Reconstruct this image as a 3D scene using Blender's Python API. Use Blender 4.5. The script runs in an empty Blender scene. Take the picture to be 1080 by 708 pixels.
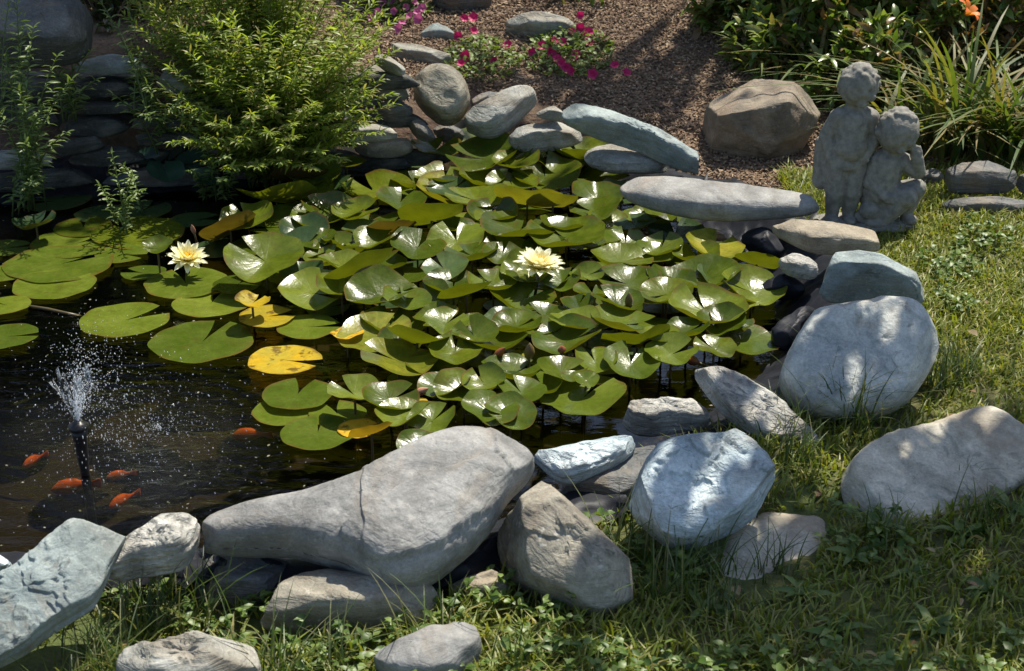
import bpy, bmesh, math, random
import numpy as np
from mathutils import Vector, Matrix
R = math.radians
SC = bpy.context.scene
COL = SC.collection

# ------------------------------------------------------------------ camera, world, sun, exposure
CAM_H, PITCH, F = 1.40, R(25), 1484.0          # F in pixels of the 1080 px wide photograph
cam_d = bpy.data.cameras.new('camera'); cam = bpy.data.objects.new('camera', cam_d); COL.objects.link(cam)
cam.location = (0, 0, CAM_H); cam.rotation_euler = (R(90) - PITCH, 0, 0)
cam_d.sensor_width = 36; cam_d.lens = 36 * F / 1080; cam_d.clip_end = 400; cam_d.clip_start = 0.05
cam_d.dof.use_dof = True; cam_d.dof.focus_distance = 3.1; cam_d.dof.aperture_fstop = 11
SC.camera = cam
SUN_AZ, SUN_EL = R(36), R(63)                  # azimuth from +Y towards +X
SDIR = Vector((math.cos(SUN_EL) * math.sin(SUN_AZ), math.cos(SUN_EL) * math.cos(SUN_AZ), math.sin(SUN_EL)))
w = bpy.data.worlds.new('World'); SC.world = w; w.use_nodes = True
nt = w.node_tree; bgn = nt.nodes['Background']
sky = nt.nodes.new('ShaderNodeTexSky'); sky.sky_type = 'NISHITA'; sky.sun_disc = False
sky.sun_elevation = SUN_EL; sky.sun_rotation = SUN_AZ; sky.air_density = 1.0; sky.dust_density = 1.2
nt.links.new(sky.outputs[0], bgn.inputs[0]); bgn.inputs[1].default_value = 0.105
sl = bpy.data.lights.new('sun', 'SUN'); sl.energy = 4.9; sl.angle = R(0.55); sl.color = (1, 0.935, 0.81)
so = bpy.data.objects.new('sun', sl); COL.objects.link(so)
so.rotation_euler = SDIR.to_track_quat('Z', 'Y').to_euler(); so.location = (2, 4, 8)
SC.view_settings.view_transform = 'Standard'; SC.view_settings.look = 'None'
SC.view_settings.exposure = 0.6; SC.view_settings.gamma = 1.0; SC.view_settings.use_curve_mapping = False
SC.cycles.max_bounces = 6; SC.cycles.transparent_max_bounces = 12; SC.cycles.caustics_reflective = False
SC.cycles.caustics_refractive = False

# ------------------------------------------------------------------ helpers
CAMP = np.array([0, 0, CAM_H]); cp, sp = math.cos(PITCH), math.sin(PITCH)
FW = np.array([0, cp, -sp]); UP = np.array([0, sp, cp]); RT = np.array([1., 0, 0])
def ray(px, py): return FW + RT * ((px - 540) / F) - UP * ((py - 354) / F)
def P(px, py, z=0.0):
    """point at height z seen at that place in the photograph"""
    d = ray(px, py); return CAMP + d * ((z - CAM_H) / d[2])
def PY(px, py, y):
    d = ray(px, py); return CAMP + d * (y / d[1])
def proj(V):
    V = np.asarray(V, float) - CAMP; dep = V @ FW
    return np.stack([540 + F * (V @ RT) / dep, 354 - F * (V @ UP) / dep], -1)
def pxm(p): return float((np.asarray(p) - CAMP) @ FW) / F      # metres per photo pixel at a point

def tag(o, label=None, cat=None, group=None, kind=None):
    if label: o['label'] = label
    if cat: o['category'] = cat
    if group: o['group'] = group
    if kind: o['kind'] = kind
    return o
def mesh(name, V, Fc, mats, parent=None, smooth=True, loc=None, mi=None):
    me = bpy.data.meshes.new(name)
    V = np.asarray(V, dtype=np.float32)
    if isinstance(Fc, np.ndarray):
        n, k = Fc.shape
        me.vertices.add(len(V)); me.vertices.foreach_set('co', V.ravel())
        me.loops.add(n * k); me.loops.foreach_set('vertex_index', Fc.astype(np.int32).ravel())
        me.polygons.add(n); me.polygons.foreach_set('loop_start', np.arange(n, dtype=np.int32) * k)
        me.update(calc_edges=True)
    else:
        me.from_pydata([tuple(map(float, v)) for v in V], [], Fc)
    for m in (mats if isinstance(mats, (list, tuple)) else [mats]): me.materials.append(m)
    if mi is not None: me.polygons.foreach_set('material_index', np.asarray(mi, dtype=np.int32))
    me.polygons.foreach_set('use_smooth', [smooth] * len(me.polygons)); me.update()
    o = bpy.data.objects.new(name, me); COL.objects.link(o)
    if loc is not None: o.location = tuple(map(float, loc))
    if parent: o.parent = parent
    return o
def empty(name, loc, rz=0):
    o = bpy.data.objects.new(name, None); COL.objects.link(o); o.location = tuple(map(float, loc)); o.rotation_euler[2] = rz
    o.empty_display_size = 0.05; return o

# vectorised gradient-like value noise
def _h(ix, iy, iz, s):
    n = (ix * 374761393 + iy * 668265263 + iz * 2147483647 + s * 974634777) & 0xffffffff
    n = ((n ^ (n >> 13)) * 1274126177) & 0xffffffff
    n = ((n ^ (n >> 16)) * 2246822519) & 0xffffffff
    return ((n ^ (n >> 15)) & 0xffffff) / float(0xffffff) * 2 - 1
def noise(Pn, s=0):
    Pn = np.asarray(Pn, float); i = np.floor(Pn).astype(np.int64); f = Pn - i; f = f * f * f * (f * (f * 6 - 15) + 10)
    x, y, z = i[..., 0], i[..., 1], i[..., 2]; fx, fy, fz = f[..., 0], f[..., 1], f[..., 2]
    def L(a, b, t): return a + (b - a) * t
    return L(L(L(_h(x, y, z, s), _h(x + 1, y, z, s), fx), L(_h(x, y + 1, z, s), _h(x + 1, y + 1, z, s), fx), fy),
             L(L(_h(x, y, z + 1, s), _h(x + 1, y, z + 1, s), fx), L(_h(x, y + 1, z + 1, s), _h(x + 1, y + 1, z + 1, s), fx), fy), fz)
def fbm(Pn, s=0, o=4, g=0.5):
    v = 0; a = 1.0; t = 0; Pn = np.asarray(Pn, float)
    for k in range(o): v = v + a * noise(Pn * 2 ** k + k * 17.3, s + k); t += a; a *= g
    return v / t
def sstep(a, b, x): t = np.clip((x - a) / (b - a), 0, 1); return t * t * (3 - 2 * t)

# ------------------------------------------------------------------ materials
class NT:
    def __init__(s, name):
        s.m = bpy.data.materials.new(name); s.m.use_nodes = True; s.t = s.m.node_tree; s.t.nodes.clear()
        s.out = s.t.nodes.new('ShaderNodeOutputMaterial')
    def n(s, typ, **kw):
        nd = s.t.nodes.new('ShaderNode' + typ)
        for k, v in kw.items():
            if isinstance(k, str) and k.startswith('i_'):
                k2 = k[2:]; k2 = int(k2) if k2.isdigit() else k2.replace('_', ' ')
                if isinstance(v, bpy.types.NodeSocket): s.t.links.new(v, nd.inputs[k2])
                else: nd.inputs[k2].default_value = v
            else: setattr(nd, k, v)
        return nd
    def link(s, a, b): s.t.links.new(a, b)
    def ramp(s, f, stops):
        r = s.n('ValToRGB'); s.link(f, r.inputs[0]); e = r.color_ramp.elements
        while len(e) > 1: e.remove(e[-1])
        for k, (p, c) in enumerate(stops):
            q = e[0] if k == 0 else e.new(p)
            q.position = p; q.color = c if len(c) == 4 else (*c, 1)
        return r.outputs[0]
    def mix(s, f, a, b, mode='MIX'):
        m = s.n('MixRGB', blend_type=mode)
        for k, v in ((0, f), (1, a), (2, b)):
            if isinstance(v, bpy.types.NodeSocket): s.link(v, m.inputs[k])
            else: m.inputs[k].default_value = v if k == 0 else (v if len(v) == 4 else (*v, 1))
        return m.outputs[0]
    def math(s, op, a, b=0.0, c=None):
        m = s.n('Math', operation=op)
        for k, v in ((0, a), (1, b), (2, c)):
            if v is None: continue
            if isinstance(v, bpy.types.NodeSocket): s.link(v, m.inputs[k])
            else: m.inputs[k].default_value = v
        return m.outputs[0]
    def coord(s, which='Object', scale=(1, 1, 1)):
        tc = s.n('TexCoord'); mp = s.n('Mapping'); s.link(tc.outputs[which], mp.inputs[0]); mp.inputs['Scale'].default_value = scale
        return mp.outputs[0]
    def noise(s, co, scale, det=4, rough=.55, dist=0):
        return s.n('TexNoise', i_Vector=co, i_Scale=scale, i_Detail=det, i_Roughness=rough, i_Distortion=dist).outputs[0]
    def bump(s, h, st, d=0.01, nrm=None):
        b = s.n('Bump', i_Strength=st, i_Distance=d, i_Height=h)
        if nrm: s.link(nrm, b.inputs['Normal'])
        return b.outputs[0]
    def done(s, sh): s.link(sh, s.out.inputs[0]); return s.m

def stone_mat(name, c1, c2, stain=None, stain_amt=0.4, strata=0.0, lich=0.0, fine=1.0, seed=0.0):
    t = NT(name); co = t.coord('Object'); oi = t.n('ObjectInfo')
    off = t.n('VectorMath', operation='ADD'); t.link(co, off.inputs[0]); off.inputs[1].default_value = (seed, seed * .7, seed * 1.3); co = off.outputs[0]
    a = t.noise(co, 7, 6, .62, .6)
    col = t.mix(t.ramp(a, [(.40, (0, 0, 0)), (.60, (1, 1, 1))]), tuple(x * .82 for x in c1), tuple(x * 1.08 for x in c2))
    if stain:
        b = t.noise(co, 4.3, 5, .65, 1.2)
        col = t.mix(t.math('MULTIPLY', t.ramp(b, [(.48, (0, 0, 0)), (.66, (1, 1, 1))]), stain_amt), col, stain)
    sp_ = t.noise(co, 210, 3, .7)
    col = t.mix(0.55, col, t.ramp(sp_, [(.3, (.45, .45, .45)), (.7, (1.0, 1.0, 1.0))]), 'MULTIPLY')
    md = t.noise(co, 38, 5, .7)
    col = t.mix(0.5, col, t.ramp(md, [(.3, (.6, .6, .6)), (.62, (1.12, 1.12, 1.12))]), 'MULTIPLY')
    if lich > 0:
        l = t.noise(co, 55, 3, .6)
        col = t.mix(t.math('MULTIPLY', t.ramp(l, [(.62, (0, 0, 0)), (.68, (1, 1, 1))]), lich), col, (.55, .55, .5))
    bl = t.noise(co, 2.6, 5, .7, 1.5)
    col = t.mix(t.math('MULTIPLY', t.ramp(bl, [(.52, (0, 0, 0)), (.62, (1, 1, 1))]), .45), col, (.17, .13, .09))
    dk = t.noise(co, 22, 6, .75, .8)
    col = t.mix(t.math('MULTIPLY', t.ramp(dk, [(.60, (0, 0, 0)), (.66, (1, 1, 1))]), .5), col, (.07, .068, .06))
    # bumps
    mp = t.n('Mapping'); t.link(co, mp.inputs[0]); mp.inputs['Scale'].default_value = (1, 1.6, 9); mp.inputs['Rotation'].default_value = (.12, .08, .4)
    st = t.noise(mp.outputs[0], 9, 5, .65, .8)
    col = t.mix(min(1, .25 + strata * .55), col, t.ramp(st, [(.32, (.62, .62, .62)), (.6, (1.08, 1.08, 1.08))]), 'MULTIPLY')
    gm = t.n('Gamma'); t.link(t.mix(1.0, col, (1.24, 1.23, 1.2, 1), 'MULTIPLY'), gm.inputs[0]); gm.inputs[1].default_value = 1.0; col = gm.outputs[0]
    n1 = t.bump(st, .25 + .6 * strata, .02)
    cr = t.n('TexVoronoi', feature='DISTANCE_TO_EDGE', i_Scale=5.5); dv = t.n('VectorMath', operation='ADD'); t.link(co, dv.inputs[0])
    nz = t.n('TexNoise', i_Vector=co, i_Scale=9.0, i_Detail=4.0); sc = t.n('VectorMath', operation='SCALE'); t.link(nz.outputs['Color'], sc.inputs[0]); sc.inputs['Scale'].default_value = .25
    t.link(sc.outputs[0], dv.inputs[1]); t.link(dv.outputs[0], cr.inputs['Vector'])
    crk = t.ramp(cr.outputs[0], [(0, (0, 0, 0)), (.02, (1, 1, 1))])
    n2 = t.bump(crk, .16 + .25 * strata, .006, n1)
    n3 = t.bump(md, .55 * fine, .006, n2)
    n4 = t.bump(sp_, .5 * fine, .0015, n3)
    bs = t.n('BsdfPrincipled', i_Base_Color=col, i_Roughness=.72, i_Normal=n4); bs.inputs['Specular IOR Level'].default_value = .35
    return t.done(bs.outputs[0])
SM = dict(
    grey=stone_mat('smooth grey stone', (.215, .215, .208), (.285, .285, .278), (.18, .17, .15), .3, 0.0, .15, .45),
    tan=stone_mat('tan stone', (.19, .175, .145), (.31, .29, .235), (.25, .2, .12), .5, .35, .35, .8, 3.1),
    blue=stone_mat('pale blue slate', (.36, .45, .5), (.53, .61, .64), (.24, .28, .29), .4, .8, .3, 1.0, 5.7),
    bluegreen=stone_mat('blue green stone', (.21, .26, .265), (.28, .33, .33), (.27, .26, .22), .45, .1, .2, .6, 8.2),
    cream=stone_mat('blue and cream stone', (.42, .45, .45), (.56, .57, .53), (.6, .53, .39), .8, .15, .2, .6, 1.9),
    slate=stone_mat('grey green slate', (.23, .24, .222), (.33, .335, .31), (.3, .25, .17), .35, .6, .3, .8, 6.6),
    pale=stone_mat('pale layered slate', (.3, .3, .275), (.47, .46, .42), (.2, .19, .16), .5, 1.1, .1, 1.0, 7.4),
    brown=stone_mat('brown boulder', (.15, .125, .095), (.26, .22, .165), (.3, .22, .16), .6, .3, .1, 1.2, 2.2),
    ochre=stone_mat('ochre flat stone', (.24, .2, .15), (.33, .29, .22), (.2, .18, .15), .4, .3, .1, .8, 4.4),
    pale_tan=stone_mat('pale tan stone', (.42, .39, .32), (.53, .5, .42), (.36, .3, .2), .5, .15, .2, .6, 2.9),
    dark=stone_mat('dark slate', (.07, .08, .085), (.13, .14, .145), (.12, .1, .075), .5, .8, .1, .8, 9.1),  # for dark slates, and for paler stones whose shade is put into the colour
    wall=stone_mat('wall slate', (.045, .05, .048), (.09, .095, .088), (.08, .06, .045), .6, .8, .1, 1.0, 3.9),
)
def leaf_mat(name, cols, rough=.45, back=None, transl=.3, spec=.5, isl=True, veins=False):
    t = NT(name); g = t.n('NewGeometry')
    r = g.outputs['Random Per Island'] if isl else t.n('ObjectInfo').outputs['Random']
    n = len(cols); col = t.ramp(r, [((k + .5) / n, c) for k, c in enumerate(cols)])
    co = t.coord('Object'); nz = t.noise(co, 60, 3)
    col = t.mix(.5, col, t.ramp(nz, [(.3, (.65, .65, .65)), (.7, (1.15, 1.15, 1.15))]), 'MULTIPLY')
    if back: col = t.mix(g.outputs['Backfacing'], col, back)
    bs = t.n('BsdfPrincipled', i_Base_Color=col, i_Roughness=rough); bs.inputs['Specular IOR Level'].default_value = spec
    tr = t.n('BsdfTranslucent'); t.link(t.mix(1, col, (1.5, 1.5, .6, 1), 'MULTIPLY'), tr.inputs[0])
    m = t.n('MixShader'); m.inputs[0].default_value = transl; t.link(bs.outputs[0], m.inputs[1]); t.link(tr.outputs[0], m.inputs[2])
    return t.done(m.outputs[0])
GRASS = leaf_mat('lawn grass', [(.14, .18, .02), (.2, .25, .03), (.26, .28, .05), (.17, .21, .025), (.36, .31, .12), (.22, .27, .03)], .5, transl=.35)
TUFT = leaf_mat('long grass', [(.04, .075, .012), (.08, .13, .02), (.2, .19, .09), (.06, .1, .015)], .45, transl=.3)
WEED = leaf_mat('weed leaves', [(.07, .13, .02), (.12, .19, .035), (.18, .25, .06), (.08, .14, .025)], .45, transl=.3)
SHRUB = leaf_mat('willow leaved shrub', [(.18, .25, .03), (.26, .34, .05), (.34, .42, .1), (.21, .29, .04), (.3, .27, .1)], .42, transl=.5)
SPRIG = leaf_mat('pale sprig leaves', [(.12, .18, .04), (.2, .27, .08), (.16, .23, .06)], .45, transl=.3)
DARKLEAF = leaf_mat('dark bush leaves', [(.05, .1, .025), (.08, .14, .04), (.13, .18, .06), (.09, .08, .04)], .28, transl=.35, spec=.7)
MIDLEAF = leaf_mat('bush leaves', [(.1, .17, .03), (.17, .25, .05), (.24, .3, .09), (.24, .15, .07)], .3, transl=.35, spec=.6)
STRAP = leaf_mat('strap leaves', [(.08, .13, .02), (.12, .17, .03), (.2, .2, .05), (.22, .16, .06), (.06, .11, .02), (.05, .1, .02)], .55, transl=.35)
REDLEAF = leaf_mat('reddish leaves', [(.09, .05, .025), (.16, .08, .035), (.08, .1, .03), (.22, .14, .06)], .5, transl=.35)
TREELEAF = leaf_mat('tree leaves', [(.03, .06, .012), (.05, .09, .02), (.07, .11, .02)], .4, transl=.2)
PETLEAF = leaf_mat('petunia leaves', [(.12, .18, .035), (.18, .25, .06), (.14, .2, .04)], .5, transl=.3)
HOSTA = leaf_mat('broad leaves', [(.03, .07, .05), (.04, .085, .05)], .28, transl=.15)
def flat_mat(name, c, rough=.6, spec=.4, bump=0, sc=40, var=.3, c2=None):
    t = NT(name); co = t.coord('Object'); nz = t.noise(co, sc, 5, .6)
    col = t.mix(t.ramp(nz, [(.35, (0, 0, 0)), (.65, (1, 1, 1))]), c, c2 or tuple(x * (1 + var) for x in c))
    bs = t.n('BsdfPrincipled', i_Base_Color=col, i_Roughness=rough); bs.inputs['Specular IOR Level'].default_value = spec
    if bump: t.link(t.bump(nz, bump, .005), bs.inputs['Normal'])
    return t.done(bs.outputs[0])
STEM = flat_mat('green stem', (.07, .1, .03), .5)
PSTEM = flat_mat('pad stalk', (.08, .06, .025), .4)
BARK = flat_mat('bark', (.1, .075, .05), .9, .2, .8, 20)
DRY = flat_mat('dry stem', (.25, .18, .12), .8, .2)
LINER = flat_mat('black rubber liner', (.012, .013, .017), .5, .2, .25, 30, .6)
BLACK = flat_mat('black plastic', (.012, .012, .012), .35)
CEMENT = flat_mat('weathered cement', (.17, .163, .142), .85, .3, .7, 60, .3, (.28, .268, .235))
FISH = flat_mat('orange fish skin', (.95, .17, .012), .5, .35, 0, 30, .2, (.8, .2, .03))
def petal_mat(name, c, c2, transl=.3):
    t = NT(name); co = t.coord('Object'); g = t.n('TexGradient', gradient_type='SPHERICAL')
    mp = t.n('Mapping'); t.link(co, mp.inputs[0]); mp.inputs['Scale'].default_value = (22, 22, 22); t.link(mp.outputs[0], g.inputs[0])
    col = t.mix(t.ramp(g.outputs[1], [(0, (0, 0, 0)), (.6, (1, 1, 1))]), c, c2)
    bs = t.n('BsdfPrincipled', i_Base_Color=col, i_Roughness=.5)
    tr = t.n('BsdfTranslucent'); t.link(col, tr.inputs[0])
    m = t.n('MixShader'); m.inputs[0].default_value = transl; t.link(bs.outputs[0], m.inputs[1]); t.link(tr.outputs[0], m.inputs[2])
    return t.done(m.outputs[0])
MAGENTA = petal_mat('magenta petals', (.85, .03, .2), (.5, .01, .12))
PINK = petal_mat('pale pink petals', (.72, .33, .5), (.55, .12, .3))
LILYPETAL = petal_mat('cream petals', (.9, .88, .62), (.88, .76, .22), .25)
STAMEN = flat_mat('yellow stamens', (.85, .55, .03), .5)
ORANGE = petal_mat('orange petals', (.8, .16, .02), (.7, .3, .03))

def pad_mat(name, top, top2, under, spots=.0, shine=.25):
    t = NT(name); co = t.coord('Object'); g = t.n('NewGeometry'); oi = t.n('ObjectInfo')
    sx = t.n('SeparateXYZ'); t.link(co, sx.inputs[0]); ang = t.math('ARCTAN2', sx.outputs[1], sx.outputs[0])
    ofs = t.n('VectorMath', operation='ADD'); t.link(co, ofs.inputs[0]); cr = t.n('CombineXYZ'); t.link(t.math('MULTIPLY', oi.outputs['Random'], 37.0), cr.inputs[2]); t.link(cr.outputs[0], ofs.inputs[1])
    nz = t.noise(ofs.outputs[0], 14, 4, .6); fi = t.noise(ofs.outputs[0], 70, 3, .6)
    col = t.mix(t.ramp(nz, [(.35, (0, 0, 0)), (.65, (1, 1, 1))]), top, top2)
    hv = t.n('HueSaturation'); t.link(col, hv.inputs['Color']); t.link(t.math('MULTIPLY_ADD', oi.outputs['Random'], .7, .65), hv.inputs['Value'])
    t.link(t.math('MULTIPLY_ADD', oi.outputs['Random'], -.03, .515), hv.inputs['Hue']); col = hv.outputs[0]
    vein = t.math('POWER', t.math('ABSOLUTE', t.math('SINE', t.math('MULTIPLY', ang, 9.0))), .35)
    col = t.mix(.22, col, t.ramp(vein, [(.2, (1.5, 1.5, 1.2)), (.75, (.95, .95, .95))]), 'MULTIPLY')
    col = t.mix(.4, col, t.ramp(fi, [(.3, (.6, .6, .6)), (.65, (1.1, 1.1, 1.1))]), 'MULTIPLY')
    if spots: col = t.mix(t.math('MULTIPLY', t.ramp(t.noise(ofs.outputs[0], 26, 3, .7), [(.56, (0, 0, 0)), (.64, (1, 1, 1))]), spots), col, (.09, .045, .015))
    at_ = t.n('Attribute', attribute_name='rho'); rim = t.math('MULTIPLY', t.ramp(at_.outputs['Fac'], [(.9, (0, 0, 0)), (.985, (1, 1, 1))]), t.ramp(t.noise(ofs.outputs[0], 11, 3, .6), [(.45, (0, 0, 0)), (.6, (1, 1, 1))]))
    col = t.mix(t.math('MULTIPLY', rim, .8), col, (.14, .075, .02))
    und = t.mix(t.ramp(nz, [(.3, (0, 0, 0)), (.7, (1, 1, 1))]), under, tuple(x * .65 for x in under))
    col = t.mix(g.outputs['Backfacing'], col, und)
    rg = t.math('ADD', t.math('MULTIPLY', g.outputs['Backfacing'], .3), shine)
    rg = t.math('ADD', rg, t.math('MULTIPLY', t.math('SUBTRACT', nz, .5), .25))
    nb = t.bump(vein, .10, .003); nb = t.bump(nz, .35, .010, nb); nb = t.bump(fi, .10, .0012, nb)
    bs = t.n('BsdfPrincipled', i_Base_Color=col, i_Roughness=rg, i_Normal=nb); bs.inputs['Specular IOR Level'].default_value = .34
    tr = t.n('BsdfTranslucent'); t.link(t.mix(1, col, (1.5, 1.5, .4, 1), 'MULTIPLY'), tr.inputs[0])
    m = t.n('MixShader'); m.inputs[0].default_value = .28; t.link(bs.outputs[0], m.inputs[1]); t.link(tr.outputs[0], m.inputs[2])
    return t.done(m.outputs[0])
PADM = dict(
    g=pad_mat('green lily pad', (.062, .09, .006), (.105, .14, .011), (.13, .15, .012), .25),
    l=pad_mat('light green lily pad', (.095, .135, .012), (.14, .18, .022), (.14, .145, .018), .2),
    y=pad_mat('yellowed lily pad', (.6, .38, .02), (.45, .36, .04), (.4, .25, .03), .8, .35),
    m=pad_mat('half yellow lily pad', (.14, .17, .02), (.3, .28, .025), (.2, .19, .025), .3),
    b=pad_mat('browning lily pad', (.12, .11, .02), (.15, .10, .03), (.12, .085, .02), .5, .35),
    d=pad_mat('dark lily pad', (.045, .085, .03), (.07, .11, .03), (.1, .1, .02), .0, .3),
)

# ------------------------------------------------------------------ pond outline
POND_PX = [(-330, 640), (-150, 610), (-20, 600), (80, 596), (160, 590), (235, 590), (330, 600), (430, 596), (520, 568), (590, 530), (650, 500),
           (700, 478), (745, 450), (790, 425), (822, 390), (832, 345), (828, 300), (806, 262), (765, 238), (700, 222), (640, 196),
           (610, 176), (560, 163), (490, 155), (440, 168), (380, 178), (320, 186), (240, 196), (150, 200), (60, 205), (0, 212), (-160, 235), (-420, 320), (-480, 480)]
def smooth_closed(pts, n=240, it=2):
    A = np.array(pts, float)
    for _ in range(it):
        B = np.empty((len(A) * 2, A.shape[1])); B[0::2] = .75 * A + .25 * np.roll(A, -1, 0); B[1::2] = .25 * A + .75 * np.roll(A, -1, 0); A = B
    d = np.linalg.norm(np.roll(A, -1, 0) - A, axis=1); c = np.concatenate([[0], np.cumsum(d)]); A2 = np.vstack([A, A[:1]])
    t = np.linspace(0, c[-1], n, endpoint=False)
    return np.stack([np.interp(t, c, A2[:, k]) for k in range(A.shape[1])], 1)
PW = smooth_closed([P(x, y, 0)[:2] for x, y in POND_PX], 260)
def inpoly(X, Y, poly):
    ins = np.zeros(np.shape(X), bool); n = len(poly)
    for i in range(n):
        x1, y1 = poly[i]; x2, y2 = poly[(i + 1) % n]
        c = ((y1 > Y) != (y2 > Y)) & (X < (x2 - x1) * (Y - y1) / (y2 - y1 + 1e-12) + x1); ins ^= c
    return ins
def pdist(X, Y, poly):
    D = np.full(np.shape(X), 1e9); n = len(poly)
    for i in range(n):
        a = poly[i]; b = poly[(i + 1) % n]; ab = b - a; L = ab @ ab + 1e-12
        t = np.clip(((X - a[0]) * ab[0] + (Y - a[1]) * ab[1]) / L, 0, 1)
        D = np.minimum(D, np.hypot(X - a[0] - t * ab[0], Y - a[1] - t * ab[1]))
    return np.where(inpoly(X, Y, poly), -D, D)
def terrain(X, Y, D=None):
    X = np.asarray(X, float); Y = np.asarray(Y, float)
    if D is None: D = pdist(X, Y, PW)
    out = .075 * sstep(0.0, .16, D) + .02 * noise(np.stack([X * 2.3, Y * 2.3, X * 0], -1), 3)
    out = out - .045 * sstep(2.35, 1.9, Y) * sstep(.9, .3, X)
    out = out + .17 * np.maximum(0, Y - 3.95) * sstep(7.5, 5.5, Y) * sstep(1.75, .8, X + 0 * Y) + .3 * sstep(5.5, 7.5, Y) * sstep(2.5, 1.2, X)
    out = out + .10 * np.maximum(0, Y - 4.3) * sstep(.8, 1.75, X) * sstep(7.5, 5.5, Y)
    out = out + .26 * sstep(4.12, 4.32, Y) * sstep(-.45, -.85, X)
    ins = -.02 - .42 * sstep(0, -.35, D)
    return np.where(D > 0, out, ins + .02)
def tz(x, y): return float(terrain(np.array([x]), np.array([y]))[0])
def hit(px, py):
    d_ = ray(px, py); ts = np.linspace(1.4, 9, 400); Q = CAMP[None] + d_[None] * (ts[:, None] / d_[1]); g_ = terrain(Q[:, 0], Q[:, 1]); k = np.argmax(Q[:, 2] < g_)
    return Q[k] if (Q[:, 2] < g_).any() else Q[-1]
# ground sheet : dense near, coarse far
def axis(lo, hi, dlo, dhi, st):
    mid = np.arange(dlo, dhi + 1e-6, st); a = dlo - np.geomspace(.08, dlo - lo, 22); b = dhi + np.geomspace(.08, hi - dhi, 22)
    return np.concatenate([a[::-1], mid, b])
gx = axis(-90, 90, -2.6, 2.4, .035); gy = axis(-40, 140, 1.2, 6.6, .035)
GX, GY = np.meshgrid(gx, gy); GD = pdist(GX, GY, PW); GZ = terrain(GX, GY, GD) + .006 * fbm(np.stack([GX * 14, GY * 14, GX * 0], -1), 9) * (GD > .02)
nxv, nyv = len(gx), len(gy); idx = np.arange(nxv * nyv).reshape(nyv, nxv)
quads = np.stack([idx[:-1, :-1], idx[:-1, 1:], idx[1:, 1:], idx[1:, :-1]], -1).reshape(-1, 4)
# which part is mulch bed / lawn is a soft mask from position, kept as a real material boundary
t = NT('garden soil'); co = t.coord('Object'); n1 = t.noise(co, 3.5, 5, .6); n2 = t.noise(co, 60, 5, .7); n3 = t.noise(co, 16, 4, .6)
c_ = t.mix(t.ramp(n1, [(.4, (0, 0, 0)), (.6, (1, 1, 1))]), (.13, .085, .058), (.2, .135, .09))
c_ = t.mix(.7, c_, t.ramp(n2, [(.3, (.45, .45, .45)), (.7, (1.25, 1.2, 1.15))]), 'MULTIPLY')
bs = t.n('BsdfPrincipled', i_Base_Color=c_, i_Roughness=.95); t.link(t.bump(n2, .8, .012, t.bump(n3, .5, .03)), bs.inputs['Normal'])
SOIL = t.done(bs.outputs[0])
t = NT('turf soil'); co = t.coord('Object'); n1 = t.noise(co, 5, 5, .6); n2 = t.noise(co, 80, 5, .7)
c_ = t.mix(t.ramp(n1, [(.4, (0, 0, 0)), (.62, (1, 1, 1))]), (.09, .12, .03), (.13, .12, .045))
c_ = t.mix(.7, c_, t.ramp(n2, [(.3, (.45, .45, .45)), (.7, (1.25, 1.2, 1.15))]), 'MULTIPLY')
bs = t.n('BsdfPrincipled', i_Base_Color=c_, i_Roughness=.95); t.link(t.bump(n2, .8, .012), bs.inputs['Normal'])
TURF = t.done(bs.outputs[0])
t = NT('pond bed'); bs = t.n('BsdfPrincipled', i_Base_Color=(.012, .011, .007, 1), i_Roughness=.8); BED = t.done(bs.outputs[0])
def lawnmask(X, Y):
    """True where turf grows: right of the pond, in front of the bed, and the near strip"""
    edge = 4.02 + .06 * np.sin(X * 5.0) - .0 * X
    left = .72 + .03 * np.sin(Y * 9) + .25 * np.clip(Y - 3.6, 0, 1)
    return ((Y < edge) & (X > left)) | (Y < 2.75) | (Y > 7.5) | (np.abs(X) > 3.2)
cx_ = GX[:-1, :-1].ravel() + .017; cy_ = GY[:-1, :-1].ravel() + .017; cd_ = GD[:-1, :-1].ravel()
mi = np.where(cd_ < -.01, 2, np.where(lawnmask(cx_, cy_), 1, 0))
g = mesh('ground', np.stack([GX.ravel(), GY.ravel(), GZ.ravel()], 1), quads, [SOIL, TURF, BED], mi=mi); tag(g, kind='structure')

# water
t = NT('pond water'); co = t.coord('Object')
FN = P(90, 500, 0)
d = t.n('VectorMath', operation='DISTANCE'); t.link(co, d.inputs[0]); d.inputs[1].default_value = (FN[0] + .02, FN[1] + .1, 0)
dist = d.outputs['Value']
rip = t.math('MULTIPLY', t.math('SINE', t.math('MULTIPLY', t.math('ADD', dist, t.math('MULTIPLY', t.noise(co, 3.5, 3), .18)), 105.0)), .5)
fall = t.ramp(dist, [(0, (1, 1, 1)), (.35, (.75,) * 3), (.75, (.28,) * 3), (1.0, (.07,) * 3)])
near = t.ramp(dist, [(0, (1, 1, 1)), (.22, (.85,) * 3), (.42, (0,) * 3)])
mpw = t.n('Mapping'); t.link(co, mpw.inputs[0]); mpw.inputs['Scale'].default_value = (1, 2.6, 1); mpw.inputs['Rotation'].default_value = (0, 0, R(-22))
wv = t.noise(mpw.outputs[0], 9, 4, .55, .6); chop = t.noise(co, 70, 4, .7)
h = t.math('ADD', t.math('MULTIPLY', rip, t.math('MULTIPLY', fall, .35)), t.math('MULTIPLY', wv, t.math('MULTIPLY_ADD', fall, 1.6, .25)))
h = t.math('ADD', h, t.math('MULTIPLY', chop, t.math('MULTIPLY', near, .8)))
nb = t.bump(h, 1.0, .006)
fr = t.n('Fresnel', i_IOR=1.37, i_Normal=nb)
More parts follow.
